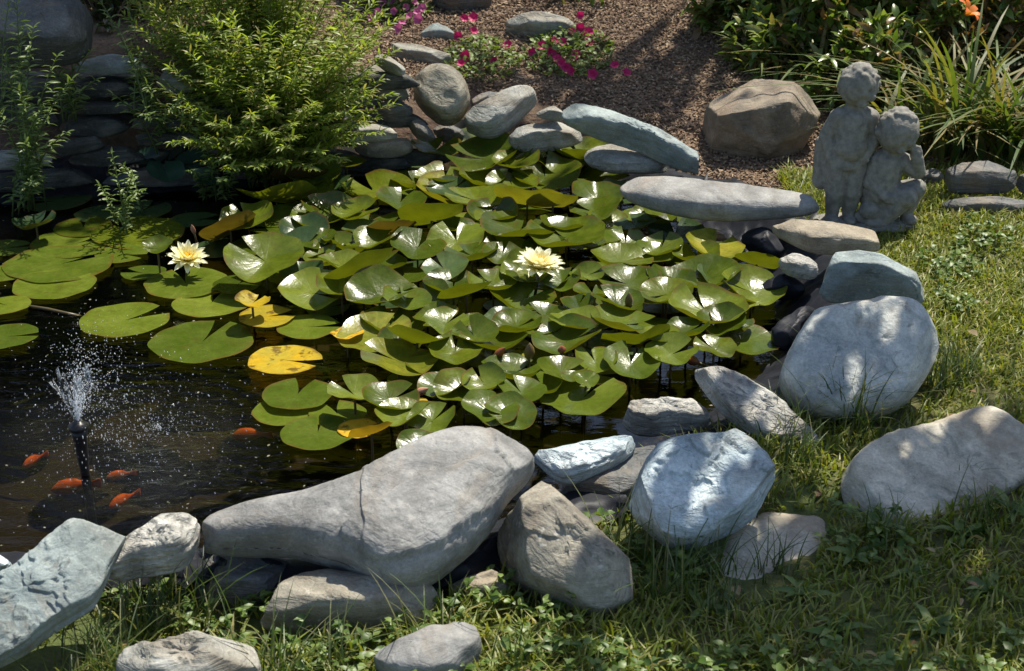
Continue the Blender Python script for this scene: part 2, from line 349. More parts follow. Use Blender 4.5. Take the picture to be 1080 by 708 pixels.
gl = t.n('BsdfGlossy', i_Roughness=.03, i_Normal=nb); gl.inputs[0].default_value = (1, 1, 1, 1)
tp = t.n('BsdfTransparent'); tp.inputs[0].default_value = (.5, .43, .28, 1)
m_ = t.n('MixShader'); t.link(fr.outputs[0], m_.inputs[0]); t.link(tp.outputs[0], m_.inputs[1]); t.link(gl.outputs[0], m_.inputs[2])
WATER = t.done(m_.outputs[0])
wb = PW + (PW - PW.mean(0)) / np.linalg.norm(PW - PW.mean(0), axis=1)[:, None] * .02
wo = mesh('pond_water', [(x, y, 0) for x, y in wb], [list(range(len(wb)))], WATER, smooth=False); tag(wo, kind='structure')
# make sure the normal is up
if wo.data.polygons[0].normal.z < 0: wo.data.flip_normals()

# ------------------------------------------------------------------ liner
def curve_normals(C):
    T = np.roll(C, -1, 0) - np.roll(C, 1, 0); T /= np.linalg.norm(T, axis=1)[:, None]; N = np.stack([T[:, 1], -T[:, 0]], 1)
    test = C + N * .01
    flip = inpoly(test[:, 0], test[:, 1], C); N[flip] *= -1; return N
PF = smooth_closed([P(x, y, 0)[:2] for x, y in POND_PX], 900); PN = curve_normals(PF)
for _ in range(6): PN = (PN + np.roll(PN, 1, 0) + np.roll(PN, -1, 0)) / 3
offs = np.concatenate([[-.34, -.24], np.linspace(-.17, .18, 34)])
zs = np.interp(offs, [-.34, -.24, -.17, -.13, -.09, -.06, -.03, 0, .025, .05, .075, .1, .125, .15, .18], [-.4, -.26, -.12, -.06, -.02, .0, .012, .03, .05, .07, .085, .097, .1, .098, .08])
arc = np.cumsum(np.linalg.norm(np.roll(PF, -1, 0) - PF, axis=1))
V = []
for j, (o_, z_) in enumerate(zip(offs, zs)):
    ph = arc * 9 + o_ * 14
    f1 = np.abs(noise(np.stack([arc * 8 + o_ * 6, np.full_like(arc, o_ * 5), arc * 0], 1), 5)) ; f2 = np.abs(noise(np.stack([arc * 19 - o_ * 20, np.full_like(arc, o_ * 9), arc * 0], 1), 6))
    amp = .0 if j < 2 else 1
    f3 = np.abs(noise(np.stack([arc * 30 + o_ * 45, arc * 6 - o_ * 38, arc * 0], 1), 8))
    fold = amp * (.07 * (.25 - f1) + .035 * (.25 - f2) + .022 * (.25 - f3))
    V.append(np.stack([PF[:, 0] + PN[:, 0] * (o_ + fold * .5), PF[:, 1] + PN[:, 1] * (o_ + fold * .5), z_ - .012 + np.maximum(fold, -.012) * .75], 1))
V = np.array(V); nj, ni = V.shape[:2]; ix = np.arange(nj * ni).reshape(nj, ni)
q = np.stack([ix[:-1], np.roll(ix, -1, 1)[:-1], np.roll(ix, -1, 1)[1:], ix[1:]], -1).reshape(-1, 4)
liner = mesh('pond_liner', V.reshape(-1, 3), q, LINER)
tag(liner, 'creased black rubber pond liner showing between the water and the edging stones', 'pond liner')

# ------------------------------------------------------------------ stones
STONE_POLYS = []
def stone(name, label, px, mat, zc=.12, T=.1, tilt=0, roll=0, e=(.55, .6), amp=.05, strata=0, terr=0, seed=None, res=(112, 44), cat='stone', group=None, parent=None, block=True, harm=17, fac=9, fcut=.1, ledge=None):
    seed = seed if seed is not None else int(abs(px[0][0] * 7 + px[0][1] * 3)) % 997
    A = smooth_closed(px, 360, 1); c = A.mean(0)
    x0, y0 = A.min(0); x1, y1 = A.max(0); c = np.array([(x0 + x1) / 2, (y0 + y1) / 2]) * .5 + c * .5
    M = 64; th = np.arange(M) / M * 2 * math.pi
    rel = A - c; ang = np.arctan2(rel[:, 1], rel[:, 0]) % (2 * math.pi); rad = np.linalg.norm(rel, axis=1)
    def polar(ang, rad):
        o = np.zeros(M)
        for k in range(M):
            dd = np.abs((ang - th[k] + math.pi) % (2 * math.pi) - math.pi); w_ = dd < (1.6 * math.pi / M)
            o[k] = rad[w_].max() if w_.any() else np.nan
        bad = np.isnan(o)
        if bad.any(): o[bad] = np.interp(th[bad], th[~bad], o[~bad], period=2 * math.pi)
        return o
    target = polar(ang, rad)
    if zc == 'g': hb = hit(c[0], y1 - (y1 - y0) * .08); C = PY(c[0], c[1], hb[1] + T * .35)
    else: C = P(c[0], c[1], zc)
    Rm = np.array(Matrix.Rotation(R(roll), 3, 'Y') @ Matrix.Rotation(R(tilt), 3, 'X'))
    n = Rm @ np.array([0, 0, 1]); u = Rm @ np.array([1, 0, 0]); v = Rm @ np.array([0, 1, 0])
    loc = []
    for k in range(M):
        d_ = ray(c[0] + math.cos(th[k]) * target[k], c[1] + math.sin(th[k]) * target[k])
        tt = ((C - CAMP) @ n) / (d_ @ n); X = CAMP + d_ * tt - C; loc.append((X @ u, X @ v))
    # the seen outline holds the top face and the front side: pull the plan in by the half thickness and taper thin ends
    tx = c[0] + np.cos(th) * target; ty = c[1] + np.sin(th) * target
    xs = np.linspace(x0, x1, 80); up_ = np.empty(80); lo_ = np.empty(80)
    for k, xx in enumerate(xs):
        w_ = np.abs(A[:, 0] - xx) < (x1 - x0) * .02 + .5; yy = A[w_, 1]
        up_[k], lo_[k] = yy.min(), yy.max()
    ker = np.ones(9) / 9; Hc = lo_ - up_; Hs = np.convolve(np.pad(Hc, 4, 'edge'), ker, 'valid'); ms = np.convolve(np.pad((lo_ + up_) / 2, 4, 'edge'), ker, 'valid')
    vis = abs(float(n @ UP)) * T / pxm(C) * .42
    Hx = np.interp(tx, xs, Hs); mid = np.interp(tx, xs, ms); Tf = np.clip(Hx * .42 / max(vis, 1e-3), .12, 1.0)
    Hx_loc = np.maximum(Hx, 1)
    kx = 1 - np.minimum(.5, vis * Tf * 2 / Hx_loc * .82)
    ty2 = mid + (ty - mid) * kx; loc = []
    for k in range(M):
        d_ = ray(tx[k], ty2[k]); t_ = ((C - CAMP) @ n) / (d_ @ n); X = CAMP + d_ * t_ - C; loc.append((X @ u, X @ v))
    loc = np.array(loc); zc_ = loc[:, 0] + 1j * loc[:, 1]; Fq_ = np.fft.fft(zc_); fr_ = np.abs(np.fft.fftfreq(M) * M); Fq_ *= np.exp(-(fr_ / harm) ** 4); S = np.stack([u, v, n], 0)
    MM, J = res
    pad = np.zeros(MM, complex); hh = M // 2; pad[:hh] = Fq_[:hh]; pad[-hh:] = Fq_[-hh:]; zz = np.fft.ifft(pad) * MM / M; cc0 = zz.mean(); 
    Rf = np.abs(zz); Df = np.stack([zz.real, zz.imag], 1) / Rf[:, None]
    tfk = np.fft.fft(Tf); tfk *= np.exp(-(fr_ / 5) ** 2); pad = np.zeros(MM, complex); pad[:hh] = tfk[:hh]; pad[-hh:] = tfk[-hh:]; TF = np.clip((np.fft.ifft(pad) * MM / M).real, .1, 1)
    pd = np.linspace(0, math.pi, 4000); sx_ = np.sin(pd) ** e[0] * float(Rf.mean()); cz_ = np.sign(np.cos(pd)) * np.abs(np.cos(pd)) ** e[1] * T / 2
    al = np.concatenate([[0], np.cumsum(np.hypot(np.diff(sx_), np.diff(cz_)))]); ph = np.interp(np.linspace(0, al[-1], J), al, pd)
    L = np.empty((J, MM, 3)); s_ = np.sin(ph) ** e[0]; s_[0] = s_[-1] = 0; cc = np.sign(np.cos(ph)) * np.abs(np.cos(ph)) ** e[1] * T / 2
    L[..., :2] = s_[:, None, None] * zz.view(float).reshape(-1, 2)[None]; edge_ = s_[:, None]
    Tm = float(TF.mean()) if TF.min() > .6 else max(.6, float(TF.max() * .75)); L[..., 2] = cc[:, None] * ((1 - edge_ ** 1.5) * max(Tm, .55) + edge_ ** 1.5 * TF[None])
    size = float(Rf.mean() * .6 + Rf.min() * .4)
    # slightly evened ring spacing keeps edges sharp; displacement: lumps, chips, strata
    q3 = L / max(size, .02)
    lump = fbm(q3 * 1.3 + seed, seed, 3); rid = 1 - np.abs(fbm(q3 * 2.6 + seed * 1.7, seed + 5, 4)) * 2.2
    out = L.copy(); radial = np.zeros_like(L); radial[..., :2] = L[..., :2]; radial /= (np.linalg.norm(radial, axis=-1, keepdims=True) + 1e-5)
    edge = np.clip(np.linalg.norm(L[..., :2], axis=-1) / (Rf[None] + 1e-6), 0, 1) ** 2
    out += radial * ((lump * amp * size * .9 + (rid - .6) * amp * size * .35) * edge)[..., None]
    out[..., 2] += (lump * .8 + (rid - .6) * .3) * amp * size * (1 - edge * .5)
    if strata:
        hz = L[..., 2:3] / T * strata * 1.0
        sn = noise(np.concatenate([hz * 3 + seed, q3[..., :2] * .6], -1), seed + 9)
        st_ = np.floor(hz[..., 0] * 2 + .6 * noise(q3 * 1.1, seed + 2)); sn2 = _h(st_.astype(np.int64), np.zeros_like(st_, np.int64), np.zeros_like(st_, np.int64), seed)
        out += radial * ((sn * .5 + sn2 * .5) * .085 * size * edge)[..., None]
    if terr:
        f = fbm(np.stack([q3[..., 0] * 1.5 + q3[..., 1] * .5, q3[..., 1] * 1.6, q3[..., 2] * .2], -1) + seed * .37, seed + 4, 4) * 3.2
        fl = np.floor(f); fr_ = f - fl; stp = fl + sstep(.86, 1.0, fr_)
        out[..., 2] += stp * terr * (L[..., 2] > -.1 * T) * (1 - edge ** 4 * .6)
    fine = fbm(q3 * 9 + seed, seed + 11, 3)
    out[..., 2] += fine * .010 * size; out += radial * (fine * .014 * size * edge)[..., None]
    V = out.reshape(-1, 3); rgf = np.random.default_rng(seed + 77); V = V * np.array([1.03, 1.03, 1.05])
    for _ in range(fac):
        a_ = rgf.uniform(0, 2 * math.pi); el_ = rgf.uniform(-.25, 1.2); nn = np.array([math.cos(a_) * math.cos(el_), math.sin(a_) * math.cos(el_), math.sin(el_) * 1.2]); nn /= np.linalg.norm(nn)
        dd = V @ nn; q1 = dd.max() * (1 - fcut * rgf.uniform(.35, 1.7)); q1 = q1 + .004 * noise(V * 30 + seed, seed + 3); ex = np.maximum(0, dd - q1); V = V - nn[None] * (ex * .93)[:, None]
    out = V.reshape(J, MM, 3); fine = fbm(out / max(size, .02) * 5 + seed, seed + 15, 4); out[..., 2] += fine * .014 * size; V = out.reshape(-1, 3)
    ix = np.arange(J * MM).reshape(J, MM)
    q_ = np.stack([ix[:-1], ix[1:], np.roll(ix, -1, 1)[1:], np.roll(ix, -1, 1)[:-1]], -1).reshape(-1, 4)
    for it in range(4):
        W = V @ S + C; q2 = proj(W); b0, b1 = q2.min(0), q2.max(0); sx = (x1 - x0) / (b1[0] - b0[0]); sy = (y1 - y0) / (b1[1] - b0[1])
        V = V * np.array([sx, np.clip(sy, .75, 1.4) ** 1.1, 1 if sy > 1 else max(sy, .8) ** .5]); W = V @ S + C; q2 = proj(W); b0, b1 = q2.min(0), q2.max(0); dp = np.array([(x0 + x1) / 2, (y0 + y1) / 2]) - (b0 + b1) / 2
        V = V + np.array([dp[0] * pxm(C), 0, 0]) + (-dp[1] * pxm(C)) * (S @ UP) * .9
    if ledge is not None:
        q2 = proj(V @ S + C); wob = noise(V * 45 + seed, seed + 1) * 2.5
        for poly, hgt in ledge:
            pl = smooth_closed(poly, 120, 1); dd = -pdist(q2[:, 0], q2[:, 1], pl) + wob; front = V[:, 2] > 0
            V = V + np.array([0, 0, 1.]) * (hgt * 1.6 * sstep(-.9, .9, dd) * front)[:, None]
    W = V @ S + C
    o = mesh(name, V, q_, SM[mat] if isinstance(mat, str) else mat, parent=None)
    bm = bmesh.new(); bm.from_mesh(o.data); bmesh.ops.remove_doubles(bm, verts=bm.verts, dist=1e-5); bmesh.ops.recalc_face_normals(bm, faces=bm.faces); bm.to_mesh(o.data); bm.free()
    o.data.polygons.foreach_set('use_smooth', [True] * len(o.data.polygons))
    o.matrix_world = Matrix.Translation(Vector(C)) @ Matrix(Rm.tolist()).to_4x4()
    if parent: o.parent = parent
    else: tag(o, label, cat, group)
    if block:
        k = J // 2; rr = W.reshape(J, MM, 3)
        STONE_POLYS.append((rr[k, :, :2][::3] * 1.0, float(W[:, 2].max())))
    return o
G1 = 'stones edging the near side of the pond'; G2 = 'stones edging the right side of the pond'; G3 = 'stones edging the far side of the pond'; G4 = 'stacked slate stones of the waterfall wall'
s = stone
s('boulder', 'long smooth grey boulder tapering to a point at left, beside the water', [(211, 565), (222, 551), (262, 531), (330, 511), (400, 487), (450, 464), (497, 449), (519, 450), (545, 464), (566, 490), (558, 506), (545, 512), (531, 550), (503, 584), (475, 608), (450, 624), (424, 629), (392, 615), (355, 600), (294, 585), (240, 577), (214, 573)], 'grey', .17, .13, 24, 0, (.5, .7), .03, seed=4, group=G1, res=(340, 130), fac=5, fcut=.06, terr=0, ledge=[
    ([(357, 560), (372, 578), (398, 592), (430, 590), (462, 577), (480, 562), (530, 532), (546, 500), (530, 478), (490, 488), (450, 500), (400, 525), (370, 545)], .007),
    ([(505, 440), (570, 440), (580, 520), (548, 510), (532, 490), (522, 470), (520, 456)], .004), ([(380, 640), (384, 560), (378, 520), (386, 480), (200, 520), (190, 640)], -.003)])
s('rock', 'tan grey upright rock with brown streaks, right of the smooth grey boulder', [(549, 507), (535, 525), (524, 555), (524, 590), (533, 607), (542, 620), (569, 638), (600, 648), (627, 658), (650, 650), (669, 628), (666, 600), (658, 585), (630, 556), (595, 527), (565, 508)], 'tan', .11, .15, 38, 0, (.5, .6), .045, strata=0, terr=.004, group=G1, res=(150, 60), fac=12, fcut=.14)
s('rock', 'round pale blue rock with leaf shadows across its face, above the weeds', [(752, 452), (725, 452), (706, 460), (681, 482), (667, 505), (662, 530), (666, 547), (683, 564), (706, 581), (746, 578), (796, 553), (815, 522), (819, 498), (797, 472), (775, 457)], 'blue', .15, .10, 38, 0, (.42, .5), .05, strata=3, terr=.004, group=G1, res=(220, 84), fac=10)
s('stone', 'small flat pale slate wedged between grey boulder and round blue rock', [(558, 473), (602, 464), (645, 459), (671, 459), (668, 478), (648, 495), (620, 508), (593, 514), (574, 498)], 'blue', .12, .055, 14, 0, (.4, .55), .06, strata=4, terr=.003, group=G1)
s('stone', 'small cream slate with wavy layered front at the water edge', [(655, 431), (671, 421), (705, 418), (732, 419), (748, 436), (750, 449), (708, 458), (676, 462), (659, 450)], 'pale', .10, .07, 12, 0, (.4, .6), .06, strata=8, terr=.003, group=G1)
s('stone', 'long narrow pale slate lying diagonally below the large round rock', [(732, 389), (745, 385), (778, 399), (824, 426), (850, 455), (872, 478), (834, 476), (797, 466), (765, 446), (746, 424), (734, 405)], 'pale', .12, .055, 24, 8, (.45, .6), .05, strata=4, terr=.004, group=G2, res=(140, 40))
s('boulder', 'largest round blue grey boulder with dappled shade, edging the lawn', [(823, 385), (841, 345), (868, 319), (902, 310), (950, 317), (975, 326), (985, 349), (992, 376), (977, 410), (950, 437), (896, 452), (845, 442), (821, 415)], 'cream', .17, .13, 44, 0, (.42, .55), .035, terr=.003, group=G2, res=(220, 84), seed=21)
s('rock', 'angular blue green rock behind the largest round boulder', [(863, 276), (875, 266), (923, 263), (943, 280), (960, 298), (980, 322), (950, 324), (920, 320), (896, 314), (867, 318)], 'bluegreen', .17, .15, 12, 0, (.3, .45), .03, group=G2, seed=5, fac=14, fcut=.16)
s('stone', 'flat ochre brown stone below the statue, beside the lawn', [(811, 236), (825, 230), (872, 234), (923, 249), (930, 258), (909, 266), (862, 270), (841, 262), (824, 249)], 'ochre', .17, .06, 5, 0, (.35, .5), .05, group=G2)
s('stone', 'small grey weathered stone wedged under the flat ochre stone', [(820, 270), (838, 266), (863, 278), (863, 296), (838, 294), (823, 285)], 'pale', .12, .05, 10, 0, (.4, .6), .05, strata=6, group=G2)
s('stone', 'long smooth pale grey slab with pointed right end, far side of pond', [(652, 199), (660, 188), (691, 185), (739, 190), (794, 195), (840, 206), (866, 213), (862, 222), (835, 226), (812, 232), (757, 235), (706, 226), (668, 214)], 'grey', .15, .075, 8, 0, (.5, .7), .025, group=G3, res=(160, 44), seed=8, fac=3, fcut=.06)
s('stone', 'short rounded pale slab tucked behind the pads and the long slab', [(615, 160), (640, 150), (670, 152), (700, 162), (712, 174), (700, 183), (667, 184), (640, 184), (618, 176)], 'slate', .12, .06, 8, 0, (.5, .7), .04, strata=2, group=G3)
s('rock', 'long blue grey slate with torn end, slanting along the mulch', [(590, 117), (604, 107), (633, 115), (680, 136), (720, 156), (740, 178), (730, 186), (710, 176), (690, 163), (662, 154), (633, 145), (600, 132)], 'bluegreen', .2, .085, 18, 12, (.5, .7), .05, strata=3, terr=.004, group=G3, res=(150, 44))
s('stone', 'wedge shaped grey brown stone at the back edge of the pads', [(535, 144), (560, 131), (580, 127), (600, 136), (619, 148), (587, 158), (562, 163), (540, 158)], 'slate', .15, .09, 10, 0, (.45, .6), .06, group=G3)
s('rock', 'dark grey leaning rock with rounded top below the magenta petunias', [(487, 129), (500, 118), (533, 98), (558, 87), (569, 98), (558, 116), (540, 137), (520, 148), (497, 144)], 'slate', .2, .11, 25, -12, (.5, .65), .05, group=G3)
s('boulder', 'round tan boulder standing at the back of the pond', [(434, 97), (440, 76), (457, 66), (477, 69), (493, 82), (497, 108), (487, 131), (466, 134), (443, 119)], 'tan', .24, .16, 32, 0, (.6, .75), .04, group=G3, strata=2)
s('stone', 'grey slab lying above the round tan boulder', [(411, 46), (427, 45), (447, 51), (477, 62), (477, 69), (447, 68), (416, 66)], 'slate', 'g', .07, 12, 0, (.45, .6), .05, group=G3)
s('stone', 'small blue grey triangular stone in the flower bed', [(442, 38), (457, 22), (475, 31), (482, 42), (466, 45), (447, 45)], 'bluegreen', 'g', .06, 20, 0, (.5, .7), .05, group=G3)
s('stone', 'grey oval stone half under the willow-leaved shrub', [(379, 85), (386, 69), (402, 67), (420, 80), (433, 96), (429, 106), (405, 108), (384, 102)], 'slate', .27, .1, 25, 0, (.5, .7), .05, group=G3)
s('stone', 'thin grey stone lying on the oval stone beside the shrub', [(392, 61), (402, 56), (418, 64), (429, 76), (424, 82), (405, 75)], 'slate', .34, .05, 15, 0, (.5, .6), .05, group=G3)
s('stone', 'dark green slate, upper of the two stacked left of the folded pad', [(359, 138), (386, 130), (414, 133), (421, 142), (405, 149), (375, 152), (362, 149)], 'slate', .16, .055, 8, 0, (.4, .6), .05, strata=3, group=G3)
s('stone', 'dark slate with tan tip, lower of the two stacked left of the folded pad', [(372, 155), (400, 149), (425, 143), (438, 154), (428, 165), (398, 168), (378, 165)], 'tan', .09, .07, 5, 0, (.4, .6), .05, group=G3)
s('stone', 'dark thin slate leaning under the round tan boulder', [(428, 126), (441, 123), (462, 145), (450, 151), (436, 145)], 'dark', .15, .05, 20, 0, (.4, .6), .05, group=G3)
s('stone', 'small black slate in the gap under the round tan boulder', [(455, 130), (478, 132), (492, 140), (484, 152), (462, 150)], 'dark', .1, .06, 5, 0, (.4, .6), .05, group=G3)
s('stone', 'small dark stone beside the round tan boulder, under the petunias', [(496, 108), (512, 98), (530, 96), (528, 103), (512, 114), (499, 116)], 'dark', .22, .05, 10, 0, (.5, .6), .05, group=G3)
s('stone', 'small flat pale stone behind the wedge shaped stone', [(565, 117), (578, 112), (592, 113), (598, 128), (580, 128), (567, 124)], 'slate', .22, .05, 5, 0, (.4, .6), .05, group=G3)
s('boulder', 'large brown angular boulder standing in the mulch left of the statue', [(739, 126), (755, 103), (779, 90), (795, 82), (824, 87), (856, 99), (866, 122), (863, 162), (846, 178), (806, 182), (762, 175), (746, 156)], 'brown', 'g', .24, 48, 0, (.6, .6), .05, terr=.003, fac=16, fcut=.2, group='rocks in the back flower bed', seed=33, res=(160, 60))
s('rock', 'pale and dark rock behind the magenta petunias', [(528, 26), (548, 12), (572, 12), (592, 13), (606, 24), (613, 42), (585, 50), (548, 44)], 'slate', 'g', .13, 25, 0, (.4, .5), .09, group='rocks in the back flower bed', seed=12)
s('rock', 'shaded dark rock at the top edge behind the mulch', [(450, -12), (480, -20), (515, -14), (520, 8), (500, 16), (466, 14)], 'dark', 'g', .1, 20, 0, (.5, .6), .06, group='rocks in the back flower bed')
s('stone', 'upper shaded edging stone behind the lawn, right of the statue', [(995, 178), (1020, 171), (1052, 169), (1074, 188), (1068, 204), (1030, 206), (1000, 203)], 'dark', .16, .08, 12, 0, (.4, .5), .06, group='edging stones behind the lawn')  # this row of edging stones: daylily shade put into the dark colour
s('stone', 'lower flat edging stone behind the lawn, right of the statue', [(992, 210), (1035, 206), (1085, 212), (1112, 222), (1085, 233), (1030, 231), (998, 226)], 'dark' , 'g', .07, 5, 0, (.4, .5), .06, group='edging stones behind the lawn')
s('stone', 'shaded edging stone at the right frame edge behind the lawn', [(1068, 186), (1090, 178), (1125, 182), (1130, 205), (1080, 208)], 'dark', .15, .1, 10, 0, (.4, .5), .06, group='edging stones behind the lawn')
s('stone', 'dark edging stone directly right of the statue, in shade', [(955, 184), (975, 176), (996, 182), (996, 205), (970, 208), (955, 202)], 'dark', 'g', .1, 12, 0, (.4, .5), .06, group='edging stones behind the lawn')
s('rock', 'wide flat grey rock with dappled shade, set in the lawn at right', [(885, 499), (900, 477), (922, 461), (963, 446), (1010, 434), (1042, 426), (1072, 446), (1100, 475), (1085, 510), (1030, 545), (990, 566), (955, 574), (918, 566), (890, 540)], 'pale_tan', .10, .06, 28, 4, (.3, .45), .03, terr=.003, group=G2, seed=44, res=(260, 70), fac=5, fcut=.07)
s('stone', 'low tan stone half sunk in the grass below the round blue rock', [(748, 606), (768, 566), (812, 540), (858, 540), (882, 566), (872, 604), (840, 645), (800, 672), (760, 660)], 'pale_tan', .025, .05, 10, 0, (.4, .6), .06, group=G1)
s('slab', 'broad flaking grey green slate at the lower left corner', [(-60, 640), (-10, 612), (30, 590), (60, 567), (90, 550), (117, 545), (137, 556), (128, 578), (113, 603), (110, 628), (93, 647), (50, 675), (10, 702), (-50, 720), (-80, 690)], 'bluegreen', .15, .05, 30, 4, (.3, .45), .02, strata=4, terr=.0035, group=G1, seed=61, res=(300, 80))
s('stone', 'pale knobbly slate overlapping the broad flaking slate', [(125, 572), (140, 556), (160, 546), (187, 539), (207, 545), (213, 558), (207, 585), (200, 602), (165, 610), (133, 613), (112, 614), (113, 596)], 'pale', .16, .075, 12, 0, (.4, .5), .06, strata=5, terr=.004, group=G1, res=(140, 44))
s('stone', 'rough grey mottled stone in the bottom left grass', [(122, 690), (145, 677), (187, 667), (230, 664), (258, 669), (274, 682), (276, 720), (240, 745), (160, 742), (122, 722)], 'slate', .09, .1, 14, 0, (.5, .65), .07, group=G1, terr=.004)
s('slab', 'flat pale slab under the smooth grey boulder, half shaded', [(272, 645), (288, 625), (330, 600), (400, 600), (455, 615), (468, 635), (452, 655), (425, 668), (370, 672), (310, 668), (280, 660)], 'tan', .075, .09, 8, 0, (.4, .5), .04, group=G1, res=(140, 44))
s('stone', 'smooth grey stone at the bottom edge among the weeds', [(392, 692), (412, 677), (451, 661), (490, 654), (507, 664), (508, 690), (495, 720), (440, 735), (400, 722)], 'grey', .08, .08, 14, 0, (.5, .7), .04, group=G1)
s('stone', 'small tan crumbled stone between the two large near boulders', [(470, 622), (492, 602), (515, 600), (534, 606), (540, 626), (520, 645), (484, 650)], 'ochre', .05, .09, 20, 0, (.5, .6), .1, group=G1)
s('slab', 'dark slate slab in the shadow under the grey boulder point', [(203, 592), (240, 578), (310, 590), (318, 622), (285, 652), (232, 655), (205, 640)], 'dark', .05, .1, 8, 0, (.4, .5), .04, group=G1)
s('slab', 'dark slate in the gap behind the round blue rock', [(580, 515), (625, 484), (690, 466), (706, 480), (690, 520), (660, 548), (612, 540)], 'dark', .07, .09, 8, 0, (.4, .5), .04, group=G1)
s('stone', 'small pale blue stone at the left edge of the frame', [(-25, 590), (0, 582), (14, 592), (12, 606), (-5, 618), (-25, 612)], 'blue', .09, .06, 8, 0, (.4, .5), .06, group=G1)
s('stone', 'dark stone at the waterline below the two stacked slates', [(345, 172), (372, 162), (420, 163), (440, 172), (420, 182), (370, 182)], 'wall', .04, .06, 4, 0, (.4, .5), .06, group=G3)  # same near-black colour as the wall slates
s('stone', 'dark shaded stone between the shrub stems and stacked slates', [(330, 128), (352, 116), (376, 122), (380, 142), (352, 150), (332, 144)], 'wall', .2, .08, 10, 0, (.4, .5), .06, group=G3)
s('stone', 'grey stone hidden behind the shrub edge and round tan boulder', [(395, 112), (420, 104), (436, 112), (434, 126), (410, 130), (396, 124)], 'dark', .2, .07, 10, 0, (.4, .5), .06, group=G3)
# waterfall wall: courses of thin slate against the bank
wl = [
    ('large smooth blue grey slab leaning at the top left corner', [(-60, -30), (0, -45), (60, -20), (88, 5), (99, 28), (97, 50), (80, 66), (30, 74), (-60, 76)], 'dark', .52, .14, 45),  # blue grey slab, its shade put into the dark colour
    ('lit flat blue slate capping the wall beside the leaning slab', [(74, 74), (95, 62), (125, 56), (150, 60), (160, 70), (140, 78), (100, 80)], 'bluegreen', .36, .04, 4),
    ('blue grey flat stone at the wall top left of the shrub', [(163, 78), (185, 70), (210, 76), (214, 92), (190, 100), (168, 94)], 'slate', .32, .06, 4),
    ('wall slate in the top course under the capping slate', [(58, 92), (90, 82), (130, 82), (152, 92), (130, 102), (80, 104)], 'wall', .3, .05, 3),
    ('wall slate in the top course left of the capping slate', [(-40, 90), (0, 80), (50, 82), (70, 95), (40, 106), (-30, 108)], 'wall', .3, .06, 3),
    ('thin lit wall slate in the second course', [(62, 114), (100, 107), (150, 106), (160, 112), (120, 120), (75, 122)], 'wall', .25, .03, 2),
    ('wall slate in the second course at the left frame edge', [(-40, 118), (0, 110), (50, 112), (66, 122), (40, 132), (-30, 134)], 'wall', .24, .05, 3),
    ('thick wall slate at the middle of the third course', [(60, 128), (100, 120), (130, 122), (140, 134), (115, 146), (70, 146)], 'wall', .2, .06, 3),
    ('flat grey wall slate at the right of the third course', [(137, 128), (152, 122), (185, 124), (202, 132), (180, 138), (145, 137)], 'wall', .21, .035, 4),
    ('narrow wall slate below the flat grey one', [(140, 146), (160, 139), (200, 140), (215, 148), (190, 154), (150, 154)], 'wall', .17, .04, 4),
    ('tilted wall slate in the fourth course', [(58, 156), (85, 146), (108, 143), (112, 152), (85, 162), (62, 166)], 'wall', .16, .04, 14),
    ('wide dark wall slate in the fourth course', [(66, 170), (90, 158), (140, 152), (158, 162), (140, 172), (90, 178)], 'wall', .12, .05, 4),
    ('blue grey square wall stone at the left, fourth course', [(-30, 162), (20, 158), (52, 158), (56, 170), (35, 178), (-25, 180)], 'slate', .14, .05, 6),
    ('wide bottom course wall slate at the waterline', [(-40, 194), (10, 182), (70, 176), (104, 178), (102, 188), (50, 200), (-30, 206)], 'wall', .06, .07, 6),
    ('dark bottom course wall stone behind the broad leaves', [(104, 186), (150, 176), (215, 172), (238, 184), (210, 196), (120, 198)], 'dark', .05, .08, 4),
    ('dark bottom course wall stone behind the shrub stems', [(236, 180), (290, 166), (350, 162), (372, 174), (350, 184), (260, 192)], 'wall', .06, .09, 4),
    ('dark wall slate behind the shrub, second course', [(205, 150), (260, 138), (330, 138), (365, 150), (330, 162), (230, 166)], 'wall', .16, .08, 4),
    ('dark wall slate behind the shrub, third course', [(200, 118), (260, 106), (330, 108), (372, 120), (340, 134), (230, 136)], 'wall', .24, .08, 4),
]
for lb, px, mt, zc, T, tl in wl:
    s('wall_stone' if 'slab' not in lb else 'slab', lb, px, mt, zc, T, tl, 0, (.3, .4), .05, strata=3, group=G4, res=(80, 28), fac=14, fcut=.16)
on = ['first', 'second', 'third', 'fourth', 'fifth', 'sixth', 'seventh', 'eighth']
rw = random.Random(4)
for r_ in range(6):
    yb = 186 - r_ * 20; x_ = -50 + rw.uniform(0, 40); k = 0
    while x_ < 385:
        w_ = rw.uniform(70, 105); h2 = rw.uniform(8, 10.5); zz_ = float(PY(x_ + w_ / 2, yb, 4.2)[2]); q = [(x_, yb + rw.uniform(-3, 3)), (x_ + w_ * .12, yb - h2), (x_ + w_ * rw.uniform(.4, .6), yb - h2 - rw.uniform(-1, 2)), (x_ + w_ * .9, yb - h2 + 1), (x_ + w_, yb + rw.uniform(-3, 3)), (x_ + w_ * .85, yb + h2), (x_ + w_ * .15, yb + h2)]
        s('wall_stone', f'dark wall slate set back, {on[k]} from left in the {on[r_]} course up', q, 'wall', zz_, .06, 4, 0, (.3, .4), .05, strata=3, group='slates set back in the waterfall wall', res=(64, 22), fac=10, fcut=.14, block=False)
        x_ += w_ * .97; k += 1
# crumpled liner lumps
for px in ([(780, 248), (797, 238), (815, 243), (829, 262), (822, 278), (800, 272), (786, 262)], [(800, 300), (822, 286), (846, 296), (850, 314), (826, 318), (806, 312)],
           [(812, 345), (838, 325), (862, 322), (852, 350), (834, 372), (816, 368)]):
    o = stone('liner_fold', None, px, LINER, .06, .07, 18, 0, (.7, .8), .16, parent=liner, res=(90, 34), block=False)

